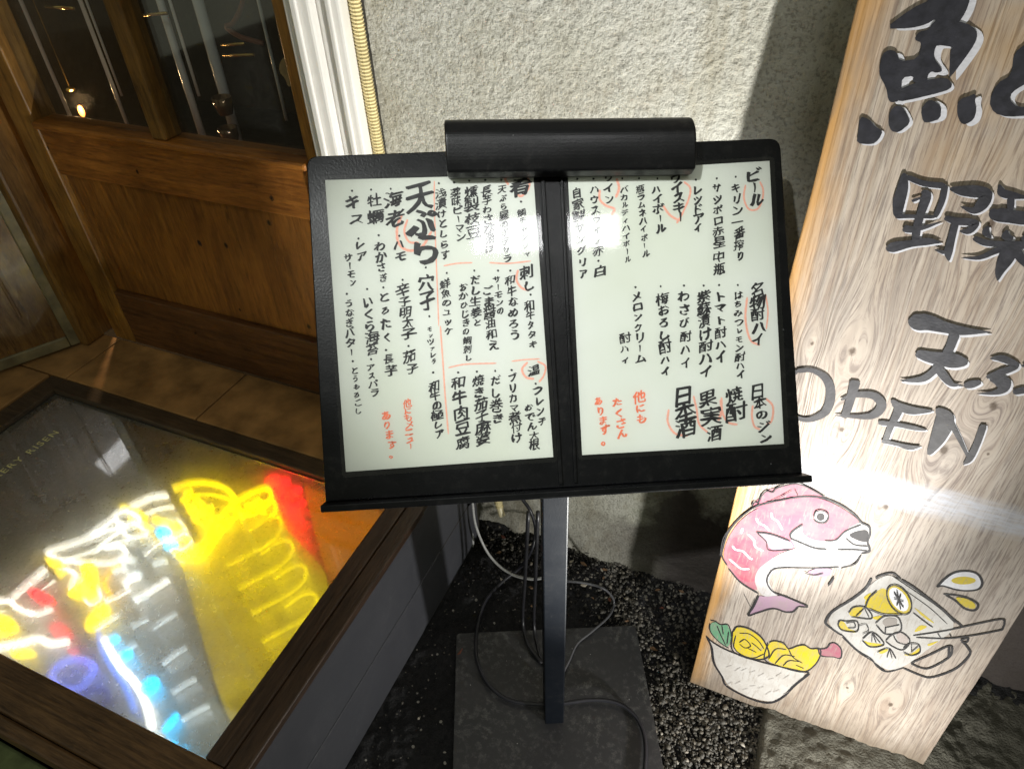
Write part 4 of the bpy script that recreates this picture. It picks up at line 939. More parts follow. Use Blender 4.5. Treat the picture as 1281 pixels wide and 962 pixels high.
def board_mat():
    t = NT('weathered_board'); co = t.n.new('ShaderNodeTexCoord'); v0 = co.outputs['Object']
    # knots bend the grain round them
    knots = [(b_uv(*p), r) for p, r in (((1066, 440), .010), ((1108, 634), .008), ((1243, 508), .010), ((1181, 563), .012), ((1053, 537), .008), ((1114, 881), .008), ((1016, 430), .005), ((1240, 280), .008), ((1060, 860), .005), ((1236, 568), .004))]
    sx = t.new('ShaderNodeSeparateXYZ'); t.link(v0, sx.inputs[0]); X, Z = sx.outputs[0], sx.outputs[2]
    disp = None; dark = None
    for (a, b), r in knots:
        dx = t.math('SUBTRACT', X, a); dz = t.math('MULTIPLY', t.math('SUBTRACT', Z, b), 0.40)
        d2 = t.math('ADD', t.math('MULTIPLY', dx, dx), t.math('MULTIPLY', dz, dz))
        g = t.math('POWER', 2.718, t.math('MULTIPLY', d2, -1.0 / (2 * (r * 1.7) ** 2)))
        e = t.math('MULTIPLY', g, t.math('MULTIPLY', dx, 1.5))
        disp = e if disp is None else t.math('ADD', disp, e)
        dz2 = t.math('SUBTRACT', Z, b); dd = t.math('ADD', t.math('MULTIPLY', dx, dx), t.math('MULTIPLY', t.math('MULTIPLY', dz2, dz2), 0.5))
        kk = t.math('POWER', 2.718, t.math('MULTIPLY', dd, -1.0 / (2 * (r * 0.34) ** 2)))
        dark = kk if dark is None else t.math('MAXIMUM', dark, kk)
    cv = t.new('ShaderNodeCombineXYZ'); t.link(t.math('SUBTRACT', X, disp), cv.inputs[0]); t.link(sx.outputs[1], cv.inputs[1]); t.link(Z, cv.inputs[2])
    mp = t.new('ShaderNodeMapping'); mp.inputs['Scale'].default_value = (1, 0.2, 0.045); t.link(cv.outputs[0], mp.inputs['Vector']); v = mp.outputs[0]
    big = t.noise(v, 13, 3, 0.5, 0.5); rings = t.math('ABSOLUTE', t.math('SUBTRACT', t.math('FRACT', t.math('MULTIPLY', big, 16.0)), 0.5))
    fine = t.noise(v, 420, 6, 0.7); med = t.noise(v, 60, 4, 0.6)
    c = t.ramp(rings, [(0.0, (0.34, 0.25, 0.18)), (0.10, (0.53, 0.45, 0.36)), (0.5, (0.61, 0.54, 0.46))])
    c = t.mix(t.ramp(med, [(0.38, 0.5), (0.62, 0.0)]), c, (0.34, 0.26, 0.20))
    # paler lower part, warm sapwood along the left edge and at the top
    wob = t.math('MULTIPLY', t.math('SUBTRACT', t.noise(v0, 5, 4), 0.5), 0.5)
    zz = t.math('ADD', Z, wob)
    pale_low = t.math('MULTIPLY', t.ramp(zz, [(0.10, 0.25), (0.35, 0.85), (0.58, 0.62), (0.80, 0.20)]), t.ramp(t.noise(v, 30, 4), [(0.25, 0.55), (0.7, 1.0)]))
    c = t.mix(pale_low, c, (0.58, 0.53, 0.50))
    c = t.mix(t.ramp(fine, [(0.40, 0.62), (0.51, 0.0)]), c, (0.16, 0.125, 0.115))
    c = t.mix(t.ramp(t.noise(v, 150, 5, 0.75), [(0.36, 0.55), (0.46, 0.0)]), c, (0.20, 0.16, 0.145))
    ledge = t.math('ADD', X, t.math('MULTIPLY', t.math('SUBTRACT', t.noise(t.coord((3, 3, 1.2)), 5, 3), 0.5), 0.05))
    c = t.mix(t.ramp(ledge, [(0.004, 0.85), (0.030, 0.0)]), c, (0.62, 0.33, 0.09), 'MIX')
    top = t.math('MULTIPLY', t.ramp(Z, [(0.85, 0.0), (1.1, 0.55)]), t.ramp(t.noise(v0, 7, 4), [(0.45, 0.1), (0.6, 1.0)]))
    c = t.mix(top, c, (0.50, 0.30, 0.10))
    # grey stained patch on the upper left, dirt along the bottom edge
    st = t.math('MULTIPLY', t.ramp(t.noise(t.coord((9, 1, 1.6)), 2.2, 4, 0.7), [(0.50, 0.0), (0.64, 0.6)]), t.ramp(X, [(0.02, 1.0), (0.20, 0.2)]))
    c = t.mix(st, c, (0.27, 0.24, 0.22))
    dirt = t.ramp(t.math('ADD', Z, t.math('MULTIPLY', t.math('SUBTRACT', t.noise(v0, 22, 5, 0.7), 0.5), 0.10)), [(0.0, 0.85), (0.05, 0.35), (0.10, 0.0)])
    c = t.mix(dirt, c, (0.20, 0.16, 0.12))
    ba, bb = b_uv(980, 583), b_uv(1281, 655)
    # brushed pale blue white band of paint
    line = t.math('SUBTRACT', Z, t.math('ADD', t.math('MULTIPLY', t.math('SUBTRACT', X, ba[0]), (bb[1] - ba[1]) / (bb[0] - ba[0])), ba[1]))
    n3 = t.noise(t.coord((1, 1, 4)), 14, 5, 0.7)
    band = t.math('MULTIPLY', t.ramp(t.math('ADD', t.math('ABSOLUTE', line), t.math('MULTIPLY', t.math('SUBTRACT', n3, 0.5), 0.03)), [(0.012, 1.0), (0.026, 0.0)]), t.ramp(t.noise(t.coord((2, 1, 12)), 20, 5, 0.7), [(0.35, 0.35), (0.6, 0.95)]))
    c = t.mix(band, c, (0.62, 0.65, 0.74))
    c = t.mix(t.math('MULTIPLY', t.ramp(t.math('ADD', dark, t.math('MULTIPLY', t.math('SUBTRACT', t.noise(v0, 160, 4, 0.7), 0.5), 1.1)), [(0.35, 0.0), (0.85, 1.0)]), 0.85), c, (0.09, 0.06, 0.04))
    c = t.mix(1.0, c, (0.86, 0.84, 0.83), 'MULTIPLY')
    t.set(c, 0.62, 0, 0.25); t.bump(t.math('ADD', fine, t.math('MULTIPLY', rings, 1.5)), 0.0007)
    return t.m
M_board = board_mat()
sb = empty('wooden_signboard', (0.18, 0.665, 0.0), 'tall weathered wooden signboard leaning on the wall, painted with black letters and a pink fish', 'signboard')
BW = 0.362
def edge_wob(z): return 0.0006 * math.sin(z * 9) + 0.0004 * math.sin(z * 23)
zsb = list(np.arange(0.0, 1.86, 0.03)); BB0, BB1 = b_uv(860, 852)[1], b_uv(1150, 962)[1]
Lp = [(edge_wob(z), z + (BB0 if i == 0 else 0)) for i, z in enumerate(zsb)]; Rp = [(BW + edge_wob(z + 2), z + (BB1 if i == 0 else 0)) for i, z in enumerate(zsb)]
V_ = []; F_ = []
for (a, b), (c2, d2) in zip(Lp, Rp):
    V_ += [bw(a, b, 0), bw(c2, d2, 0), bw(c2, d2, -0.028), bw(a, b, -0.028)]
# object space aligned to the board: mesh stored in board coordinates, object rotated
VB = []
for (a, b), (c2, d2) in zip(Lp, Rp): VB += [(a, 0, b), (c2, 0, d2), (c2, 0.028, d2), (a, 0.028, b)]
for i in range(len(zsb) - 1):
    q = 4 * i
    for k in range(4): F_.append((q + k, q + (k + 1) % 4, q + 4 + (k + 1) % 4, q + 4 + k))
F_ += [(3, 2, 1, 0), tuple(4 * (len(zsb) - 1) + k for k in range(4))]
BM = Matrix(((1, 0, 0, BP0[0]), (0, -BN[1], BUP[1], BP0[1]), (0, -BN[2], BUP[2], BP0[2]), (0, 0, 0, 1)))
mb = MB(); mb.add(VB, F_); o = mb.build('board', M_board, sb, bevel=0.0015)
o.matrix_parent_inverse = Matrix.Translation(sb.location).inverted(); o.matrix_basis = BM

M_black = simple('board_black_paint', (0.022, 0.022, 0.030), 0.45, 0, 0.35, 130, 0.0002)
M_fadedblack = simple('faded_black_paint', (0.024, 0.022, 0.027), 0.6, 0, 0.3, 150, 0.0002)
M_bwhite = simple('board_white_paint', (0.60, 0.60, 0.65), 0.5, 0, 0.08, 150)
M_pencil = simple('dark_marker_line', (0.014, 0.012, 0.015), 0.7, 0, 0.4, 500, 0)
def crayon(name, col, under=(0.46, 0.40, 0.35), thresh=0.40):
    """paint rubbed thinly over the grain"""
    t = NT(name); v = t.coord((1, 1, 0.10)); n = t.noise(v, 300, 5, 0.7); m = t.noise(t.coord(), 45, 5, 0.6)
    c = t.mix(t.ramp(n, [(thresh - 0.06, 0.60), (thresh + 0.06, 0.0)]), col, under)
    c = t.mix(t.ramp(m, [(0.35, 0.35), (0.6, 0.0)]), c, under); c = t.mix(1.0, c, (0.72, 0.72, 0.72), 'MULTIPLY'); t.set(c, 0.65, 0, 0.3); return t.m
M_pink = crayon('pink_paint', (0.52, 0.15, 0.22)); M_rosy = crayon('red_pink_paint', (0.60, 0.11, 0.17)); M_mauve = crayon('mauve_paint', (0.52, 0.33, 0.46))
M_fwhite = crayon('fish_white_paint', (0.66, 0.64, 0.66)); M_yel = crayon('yellow_paint', (0.85, 0.66, 0.015)); M_grn = crayon('green_paint', (0.16, 0.42, 0.24))
M_bowlw = crayon('bowl_white_paint', (0.72, 0.69, 0.66)); M_grey = crayon('grey_paint', (0.42, 0.38, 0.36)); M_dgrey = crayon('dark_grey_paint', (0.03, 0.026, 0.03), (0.08, 0.07, 0.07))
BPX = 1 / 0.885 * 1e-3
class Art:
    """flat painting in zoomed photo coordinates laid on the board"""
    def __init__(s, ox, oy, k): s.o = (ox, oy, k); s.mb = MB(); s.mats = []; s.layer = 0.0006
    def c(s, p): return b_uv(s.o[0] + p[0] / s.o[2], s.o[1] + p[1] / s.o[2])
    def mi(s, m):
        if m not in s.mats: s.mats.append(m)
        return s.mats.index(m)
    def up(s): s.layer += 0.00003; return s.layer
    def poly(s, P, m, n=2, off=(0, 0)):
        L = chaikin([s.c((p[0] + off[0], p[1] + off[1])) for p in P], n); h = s.up()
        s.mb.add([bw(a, b, h) for a, b in L], [tuple(range(len(L)))], s.mi(m))
    def line(s, P, w, m, off=(0, 0), closed=False, jit=0.0, k=6):
        if closed: P = list(P) + [P[0]]
        Q = [(*s.c((p[0] + off[0] + rnd.uniform(-jit, jit), p[1] + off[1] + rnd.uniform(-jit, jit))), (p[2] if len(p) > 2 else w)) for p in P]
        S = catmull(Q, k); n = len(S); h = s.up(); vs = []
        sc = np.linalg.norm(np.array(s.c((P[0][0] + 10, P[0][1]))) - np.array(s.c(P[0]))) / 10
        for i, p in enumerate(S):
            d = (S[min(n - 1, i + 1)] - S[max(0, i - 1)])[:2]; d = d / (np.linalg.norm(d) + 1e-9); nn = np.array([-d[1], d[0]])
            ww = max(1.2, p[2]) * sc * (0.72 if p[2] < 13 and m is M_pencil else 0.5)
            if i in (0, n - 1): ww *= 0.6
            vs += [bw(*(p[:2] + nn * ww), h), bw(*(p[:2] - nn * ww), h)]
        s.mb.add(vs, [(2 * i, 2 * i + 1, 2 * i + 3, 2 * i + 2) for i in range(n - 1)], s.mi(m))
    def ell(s, cx, cy, rx, ry, m, rot=0, n=20):
        s.poly([(cx + rx * math.cos(t) * math.cos(rot) - ry * math.sin(t) * math.sin(rot), cy + rx * math.cos(t) * math.sin(rot) + ry * math.sin(t) * math.cos(rot)) for t in np.linspace(0, 2 * math.pi, n + 1)[:-1]], m, 0)
    def done(s, name, label=None):
        o = s.mb.build(name, s.mats, sb); o.matrix_parent_inverse = Matrix.Translation(sb.location).inverted()
        if label: o['label'] = label
        return o

# top character (fish) as polygons
A = Art(1060, 0, 4.81)
U = [[(222, 175), (390, 50), (500, 0), (520, -70), (620, -190), (700, -170), (740, -60), (738, 0), (712, 75), (665, 145), (610, 170), (500, 165), (540, 110), (470, 150), (380, 172)],
     [(400, 240), (430, 190), (490, 180), (510, 140), (560, 110), (720, 140), (775, 180), (782, 230), (745, 300), (617, 472), (612, 455), (618, 300), (640, 285), (540, 270), (525, 300), (520, 350), (565, 410), (570, 430), (535, 440), (505, 430), (485, 450), (480, 490), (390, 500), (400, 457), (330, 467), (325, 545), (310, 610), (265, 618), (245, 600), (235, 530), (195, 460), (190, 420), (210, 325), (250, 300), (295, 310), (315, 370), (425, 355), (450, 260)],
     [(310, 540), (390, 505), (480, 480), (570, 468), (610, 475), (635, 520), (590, 550), (340, 610), (300, 605)],
     [(75, 700), (130, 715), (170, 765), (215, 785), (190, 840), (150, 870), (55, 862), (65, 800)], [(290, 635), (330, 640), (360, 690), (380, 740), (310, 798), (265, 790), (245, 745), (255, 670)],
     [(480, 605), (515, 602), (565, 640), (560, 715), (490, 738), (455, 735), (440, 660)], [(690, 590), (730, 580), (765, 563), (775, 580), (765, 610), (778, 660), (760, 720), (710, 750), (680, 740), (660, 690), (660, 620)]]
for off, P in zip([(40, 12), (40, 18), (15, 14), (16, 10), (22, 8), (36, 6), (36, 14)], U): A.poly(P, M_bwhite, 2, off)
A.layer = 0.0011
for P in U: A.poly(P, M_black, 1)
A.done('painted_character', 'large black brush character for fish with a white edge, topmost on the board')
A = Art(1060, 0, 4.81)
P = [(1090, 250), (1000, 320), (985, 455), (900, 500), (850, 610), (880, 680), (960, 705), (1150, 690), (1250, 660), (1240, 610), (1150, 640), (1020, 645), (975, 600), (990, 555), (1070, 505), (1200, 440), (1180, 400), (1080, 430)]
A.poly(P, M_bwhite, 2, (28, 14)); A.layer = 0.0011; A.poly(P, M_black, 1); A.done('painted_character', 'black kana at the right edge beside the fish character')
def strokes(o, S, name, label, mat=M_black, woff=(14, 12), poly=()):
    A = Art(*o)
    if woff:
        for P in S: A.line(P, 20, M_bwhite, woff)
    A.layer = 0.0012 + 0.0002
    for P in S: A.line(P, 20, mat)
    return A.done(name, label)
Z2 = (1090, 200, 5.66)
strokes(Z2, [[(232, 92, 30), (222, 190, 80), (195, 300, 90), (185, 400, 60)], [(250, 118, 40), (370, 165, 45), (520, 182, 50)], [(522, 178, 50), (500, 290, 46), (450, 405, 40)], [(170, 398, 40), (300, 398, 30), (450, 402, 28)],
             [(285, 290, 30), (355, 265, 18)], [(362, 215, 30), (388, 255, 72), (350, 380, 62), (322, 480, 62), (312, 570, 60)], [(225, 480, 60), (290, 490, 55), (400, 468, 30), (495, 434, 6)],
             [(105, 630, 40), (160, 615, 85), (280, 590, 60), (400, 575, 60), (495, 584, 6)], [(555, 200, 25), (640, 215, 80), (740, 222, 100), (815, 240, 75), (785, 310, 95), (725, 355, 60), (630, 328, 8)],
             [(518, 405, 40), (600, 430, 62), (700, 438, 60), (738, 452, 50), (690, 500, 55), (625, 500, 20)], [(595, 440, 55), (565, 560, 58), (545, 650, 62), (548, 712, 15)], [(448, 632, 12), (520, 655, 38)]],
        'painted_character', 'black brush character in two halves, left one in the second row')
strokes(Z2, [[(905, 172, 15), (925, 230, 65), (1000, 250, 60), (1090, 262, 30), (1230, 255, 30)], [(985, 260, 52), (985, 355, 50)], [(1120, 230, 50), (1110, 340, 45)], [(848, 345, 20), (885, 380, 112), (1000, 400, 112), (1100, 412, 110), (1260, 420, 60)],
             [(825, 465, 25), (808, 510, 52), (848, 550, 15)], [(958, 492, 15), (950, 535, 62), (1000, 560, 40)], [(722, 548, 40), (800, 582, 55), (900, 592, 52), (1100, 600, 70), (1240, 590, 40)], [(635, 690, 5), (760, 690, 36), (860, 650, 52), (940, 620, 50)],
             [(985, 575, 100), (960, 680, 122), (910, 780, 75), (893, 852, 12)], [(1010, 620, 75), (1081, 720, 62), (1200, 800, 40)], [(1075, 570, 60), (1130, 500, 45), (1200, 470, 20)]],
        'painted_character', 'black brush character at the right of the second row, cut by the picture edge')
Z3 = (990, 370, 4.182)
strokes(Z3, [[(625, 110, 60), (665, 132, 112), (720, 140, 100), (800, 162, 72), (900, 182, 55), (1042, 187, 5)], [(855, 195, 60), (830, 265, 52), (790, 340, 60), (740, 395, 45), (690, 430, 48), (620, 440, 28), (568, 437, 5)],
             [(652, 295, 50), (730, 318, 78), (850, 338, 96), (922, 347, 40)], [(765, 370, 50), (800, 420, 50), (840, 460, 33), (892, 462, 5)]], 'painted_character', 'black brush character of four strokes in the third row', woff=(8, 14))
strokes(Z3, [[(902, 470, 30), (940, 460, 55), (990, 447, 30)], [(1038, 325, 12), (1100, 325, 48), (1172, 362, 40), (1100, 395, 50), (1020, 425, 30)], [(1040, 425, 40), (1100, 445, 85), (1105, 485, 60), (1050, 505, 30), (968, 507, 5)],
             [(1158, 502, 40), (1217, 490, 50), (1270, 490, 30)], [(1205, 365, 22), (1250, 350, 22)]], 'painted_character', 'small black kana of separate drops at the right of the third row', woff=(12, 10))
for nm, S in (('O', [[(30, 390, 30), (110, 388, 30), (182, 432, 45), (206, 510, 50), (182, 600, 46), (110, 642, 36), (45, 640, 30), (-20, 600, 36), (-50, 520, 42), (-25, 430, 38), (30, 390, 30)]]),
              ('P', [[(335, 440, 60), (318, 510, 50), (290, 600, 45), (272, 635, 36)], [(258, 540, 14), (340, 515, 36), (430, 520, 48), (472, 565, 50), (440, 615, 50), (370, 630, 34), (230, 622, 8)]]),
              ('E', [[(525, 542, 25), (560, 590, 48), (520, 680, 36), (488, 765, 34)], [(530, 560, 40), (620, 595, 58), (738, 600, 16)], [(455, 660, 35), (560, 672, 30), (640, 688, 30), (704, 700, 12)], [(472, 755, 30), (560, 775, 25), (620, 790, 36), (674, 785, 8)]]),
              ('N', [[(762, 585, 30), (802, 640, 100), (768, 740, 85), (718, 828, 28)], [(825, 645, 34), (880, 750, 25), (925, 845, 12)], [(1005, 670, 42), (970, 770, 40), (930, 850, 40), (898, 880, 8)]])):
    strokes(Z3, S, 'painted_letter', 'grey black painted capital letter ' + nm + ' of the word OPEN', mat=M_fadedblack, woff=(8, 6) if nm in 'EN' else None)

# pink fish
A = Art(880, 590, 5.065); PN = M_pencil
A.poly([(310, 210), (370, 150), (410, 110), (480, 95), (560, 75), (650, 85), (720, 120), (775, 165), (690, 165), (560, 170), (430, 205), (330, 235)], M_pink)
A.poly([(318, 700), (330, 640), (370, 590), (430, 550), (500, 510), (600, 480), (555, 440), (555, 390), (625, 335), (800, 300), (1000, 320), (1050, 340), (1055, 400), (1050, 500), (1000, 510), (960, 570), (880, 608), (720, 602), (480, 602), (430, 630), (410, 690), (440, 750), (480, 785), (380, 795)], M_fwhite)
A.poly([(125, 520), (150, 430), (210, 330), (300, 250), (420, 200), (560, 155), (720, 160), (830, 200), (930, 260), (1000, 320), (910, 355), (860, 420), (780, 440), (690, 430), (625, 390), (630, 335), (560, 380), (555, 430), (590, 480), (480, 510), (420, 560), (350, 610), (320, 680), (350, 760), (260, 710), (190, 650), (140, 580)], M_pink)
A.poly([(140, 520), (190, 400), (270, 390), (340, 450), (370, 540), (340, 620), (320, 700), (250, 690), (180, 620)], M_rosy)
A.poly([(335, 380), (440, 400), (545, 430), (585, 485), (430, 500), (400, 440)], M_mauve)
A.poly([(345, 780), (400, 790), (480, 780), (560, 800), (660, 850), (600, 850), (560, 890), (440, 860), (340, 890), (285, 905), (330, 840)], M_mauve)
A.poly([(640, 640), (720, 605), (825, 610), (790, 670)], M_mauve); A.poly([(910, 400), (970, 372), (1045, 362), (1050, 440), (1000, 442)], M_dgrey)
A.ell(745, 285, 46, 38, M_fwhite, 0.2); A.ell(743, 283, 26, 25, M_dgrey)
W9 = M_bwhite
for P in ([(430, 255), (438, 290), (470, 310), (500, 365)], [(335, 290), (350, 320), (390, 340), (420, 370)], [(250, 355), (238, 388)], [(280, 390), (320, 430), (330, 470), (380, 500)], [(185, 465), (205, 490), (250, 500), (290, 540), (312, 552)], [(165, 550), (195, 575), (240, 610), (292, 612)]):
    A.line(P, 15, W9)
for P, w in (([(150, 590), (122, 540), (122, 490), (170, 360), (290, 240), (420, 190), (620, 155), (760, 165), (880, 215), (960, 270), (1000, 320), (1048, 345), (1055, 390), (1040, 440), (1052, 500), (1000, 515)], 8), ([(350, 768), (240, 700), (160, 610)], 8),
             ([(105, 530), (125, 420), (180, 340)], 4), ([(630, 330), (560, 380), (555, 415), (600, 440), (700, 478), (780, 488)], 9), ([(770, 435), (840, 430), (900, 375), (1000, 330)], 7), ([(850, 490), (960, 490), (1040, 500)], 7), ([(905, 420), (960, 460), (1045, 470)], 6),
             ([(1000, 520), (960, 580), (870, 607)], 7), ([(860, 600), (720, 605), (480, 605), (420, 640), (405, 700), (450, 760), (540, 790)], 7), ([(350, 780), (320, 850), (285, 905), (340, 890), (440, 862), (520, 885), (570, 880), (600, 850)], 8), ([(470, 770), (560, 805), (660, 850), (600, 850)], 7),
             ([(305, 215), (320, 190), (350, 190), (370, 150), (400, 120), (440, 125), (470, 100), (560, 75), (620, 78), (700, 115), (775, 160)], 6), ([(335, 380), (430, 392), (550, 435)], 9), ([(340, 385), (400, 440), (420, 495), (560, 490)], 5), ([(570, 160), (500, 175), (400, 190)], 5),
             ([(330, 800), (295, 870)], 3), ([(255, 765), (300, 850)], 3), ([(240, 280), (300, 235), (360, 200)], 5), ([(430, 180), (520, 140)], 3), ([(480, 160), (560, 115)], 3), ([(600, 150), (580, 105)], 3), ([(640, 635), (700, 650), (760, 640)], 5), ([(790, 715), (825, 665), (815, 690), (790, 720)], 5)):
    A.line(P, w, PN, jit=1.5)
A.line([(700 + 0, 285), (712, 250), (745, 240), (785, 255), (792, 290), (770, 318), (730, 318), (700, 300)], 6, PN)
A.done('painted_fish', 'pink sea bream with white belly painted on the lower left of the board')

# tempura bowl
A = Art(860, 760, 5.823)
A.poly([(145, 210), (190, 250), (300, 310), (500, 380), (700, 430), (880, 465), (780, 560), (700, 650), (610, 685), (450, 650), (300, 570), (260, 500), (200, 400), (180, 290)], M_bowlw)
A.poly([(165, 110), (210, 100), (240, 120), (290, 120), (310, 160), (322, 200), (300, 290), (230, 250), (170, 190)], M_grn)
Y1 = [(330, 170), (360, 135), (440, 150), (520, 200), (570, 260), (590, 340), (540, 372), (440, 362), (330, 300)]
Y2 = [(590, 250), (640, 240), (700, 260), (740, 300), (800, 280), (850, 270), (900, 295), (960, 300), (970, 350), (920, 420), (850, 465), (700, 430), (570, 380)]
A.poly(Y1, M_yel); A.poly(Y2, M_yel)
PT = [(950, 300), (1010, 290), (1040, 255), (1080, 255), (1120, 300), (1115, 365), (1060, 355), (975, 345)]; A.poly(PT, M_pink)
A.line(Y1, 8, PN, closed=True, jit=5); A.line(Y2, 7, PN, closed=True, jit=6); A.line(PT, 7, PN, closed=True, jit=2)
A.line([(165, 110), (160, 150), (185, 200), (240, 250), (300, 290)], 6, PN, jit=3); A.line([(165, 85), (205, 98), (240, 120), (295, 118), (315, 160), (322, 210)], 6, PN, jit=3)
for P in ([(215, 130), (240, 190), (280, 270)], [(250, 130), (262, 190)], [(300, 170), (290, 260)], [(350, 200), (340, 280), (400, 340), (480, 360), (560, 330)], [(380, 180), (450, 190), (520, 240), (560, 300)], [(380, 250), (420, 230), (460, 270), (420, 290), (380, 262)],
          [(470, 250), (510, 280), (540, 310)], [(440, 290), (500, 320)], [(590, 370), (640, 300), (720, 300)], [(640, 400), (700, 340), (780, 350)], [(700, 420), (740, 380), (820, 390)], [(740, 300), (770, 360), (840, 400)], [(790, 410), (850, 440)]):
    A.line(P, 6, PN, jit=3)
A.line([(140, 205), (180, 290), (195, 400), (255, 500), (290, 570), (450, 655), (590, 688), (690, 650), (780, 560), (890, 475)], 11, PN, jit=2)
A.line([(140, 205), (190, 250), (300, 310), (500, 380), (700, 430), (890, 470)], 8, PN)
for i in range(16):
    x = 280 + (i % 8) * 60 + rnd.uniform(-15, 15); y = 440 + (i // 8) * 110 + rnd.uniform(-20, 20) + (i % 8) * 12
    A.line([(x, y), (x + 45, y - 18 + rnd.uniform(-12, 12))], 3, M_grey)
A.done('painted_bowl', 'white bowl heaped with yellow fried food painted at the bottom left of the board')

# mug
A = Art(1020, 700, 4.908)
A.poly([(390, 110), (470, 85), (700, 240), (890, 400), (700, 540), (540, 660), (430, 680), (250, 540), (70, 390), (110, 310), (310, 175)], crayon('mug_white', (0.76, 0.74, 0.72)))
for P in ([(300, 250), (360, 200), (430, 160), (500, 280), (575, 322), (500, 335), (410, 325), (310, 290)], [(205, 320), (240, 285), (300, 285), (270, 350), (215, 345)], [(138, 400), (150, 370), (180, 380), (200, 420), (255, 435), (240, 450), (170, 430)],
          [(290, 490), (330, 505), (420, 515), (425, 530), (340, 532)], [(380, 550), (440, 540), (450, 555), (400, 580)], [(600, 445), (640, 395), (695, 405), (650, 430)], [(600, 285), (640, 310), (750, 400), (660, 350)], [(680, 515), (770, 490), (700, 530)],
          [(530, 580), (600, 570), (640, 530), (645, 555), (600, 590)], [(290, 230), (350, 190), (320, 250)], [(340, 350), (420, 335), (380, 370)]): A.poly(P, M_yel)
A.ell(515, 240, 62, 100, M_yel, -0.60); A.ell(512, 240, 45, 82, M_bwhite, -0.60)
A.poly([(405, 380), (440, 350), (500, 355), (505, 395), (440, 415)], M_grey); A.poly([(490, 455), (525, 440), (575, 480), (565, 515), (510, 500)], crayon('pale_ice', (0.62, 0.54, 0.52)))
for P, w in (([(345, 110), (310, 170), (230, 235), (110, 312), (65, 370), (75, 400), (160, 462)], 12), ([(155, 450), (250, 545), (340, 600), (380, 650), (440, 685), (540, 660)], 7), ([(165, 470), (260, 560), (350, 620), (430, 680)], 5), ([(370, 110), (395, 95), (470, 80), (525, 118)], 10),
             ([(530, 120), (610, 170), (700, 240), (780, 300), (830, 350), (900, 405)], 12), ([(560, 190), (700, 290), (810, 390)], 3), ([(480, 100), (600, 180), (760, 290), (860, 385)], 4), ([(600, 320), (680, 380), (720, 410)], 7),
             ([(600, 462), (800, 430), (1000, 388), (1140, 360), (1158, 385), (1150, 415), (1130, 430), (950, 462), (800, 480), (620, 472)], 8), ([(750, 445), (770, 475)], 4), ([(820, 450), (835, 470)], 4),
             ([(540, 660), (650, 708), (720, 716), (860, 665), (945, 580), (935, 535), (895, 492)], 14), ([(890, 490), (935, 475), (930, 500), (895, 505)], 14), ([(585, 630), (700, 580), (820, 525), (838, 550), (815, 600), (700, 660), (640, 655), (585, 632)], 9), ([(820, 530), (818, 600)], 18),
             ([(370, 385), (420, 345), (500, 345), (528, 400), (510, 440), (430, 450), (375, 395)], 7), ([(430, 410), (515, 395)], 6), ([(430, 410), (430, 450)], 6), ([(430, 490), (470, 455), (525, 440), (578, 480), (570, 520), (530, 550), (470, 525), (432, 495)], 6), ([(480, 460), (505, 500), (565, 520)], 5),
             ([(205, 320), (240, 285), (310, 290), (345, 355), (220, 345)], 6), ([(300, 290), (330, 350)], 4), ([(250, 340), (300, 295)], 4), ([(140, 400), (150, 370), (190, 372), (255, 375), (255, 435), (170, 430), (140, 400)], 6), ([(190, 385), (235, 380), (245, 410), (200, 415)], 5),
             ([(290, 480), (350, 440), (420, 512), (340, 530), (290, 492)], 6), ([(350, 445), (345, 500)], 4), ([(350, 445), (375, 505)], 4), ([(350, 445), (400, 508)], 4), ([(380, 560), (450, 540), (495, 600)], 5), ([(455, 545), (440, 595)], 4), ([(455, 545), (470, 600)], 4),
             ([(540, 540), (570, 510), (630, 515), (640, 560), (590, 582), (540, 560)], 6), ([(590, 515), (590, 560)], 4), ([(590, 560), (630, 525)], 4), ([(305, 290), (330, 230), (380, 185)], 6), ([(330, 295), (420, 330), (550, 330)], 7), ([(260, 400), (310, 390), (325, 430), (290, 450)], 4)):
    A.line(P, w, PN, jit=1.5)
A.line([(515 + 62 * math.cos(t) * math.cos(-.6) - 100 * math.sin(t) * math.sin(-.6), 240 + 62 * math.cos(t) * math.sin(-.6) + 100 * math.sin(t) * math.cos(-.6)) for t in np.linspace(0, 6.28, 14)[:-1]], 6, PN, closed=True)
for q in np.linspace(0, 6.28, 9)[:-1]:
    A.line([(512, 240), (512 + 30 * math.cos(q) + 12 * math.sin(q), 240 + 58 * math.sin(q) + 10 * math.cos(q))], 6, PN)
A.done('painted_mug', 'tilted mug with lemon, ice and straw painted at the lower right of the board')
A = Art(1020, 700, 4.908)
A.poly([(745, 165), (800, 110), (860, 75), (940, 68), (1000, 90), (1030, 140), (1000, 180), (930, 190), (860, 180), (790, 155)], M_bwhite); A.ell(910, 125, 75, 24, M_yel)
A.line([(745, 165), (800, 110), (860, 75), (940, 68), (1000, 90), (1024, 140), (1000, 178), (930, 188), (860, 180), (780, 158), (745, 165)], 11, PN); A.done('painted_drop', 'larger upper yellow splash drop painted beside the mug')
A = Art(1020, 700, 4.908)
A.poly([(850, 225), (930, 235), (980, 265), (985, 295), (960, 300), (910, 285)], M_yel)
A.line([(785, 208), (860, 215), (930, 230), (990, 262), (997, 290), (970, 310), (915, 297), (860, 250), (800, 215)], 11, PN); A.done('painted_drop', 'smaller lower yellow splash drop painted beside the mug')

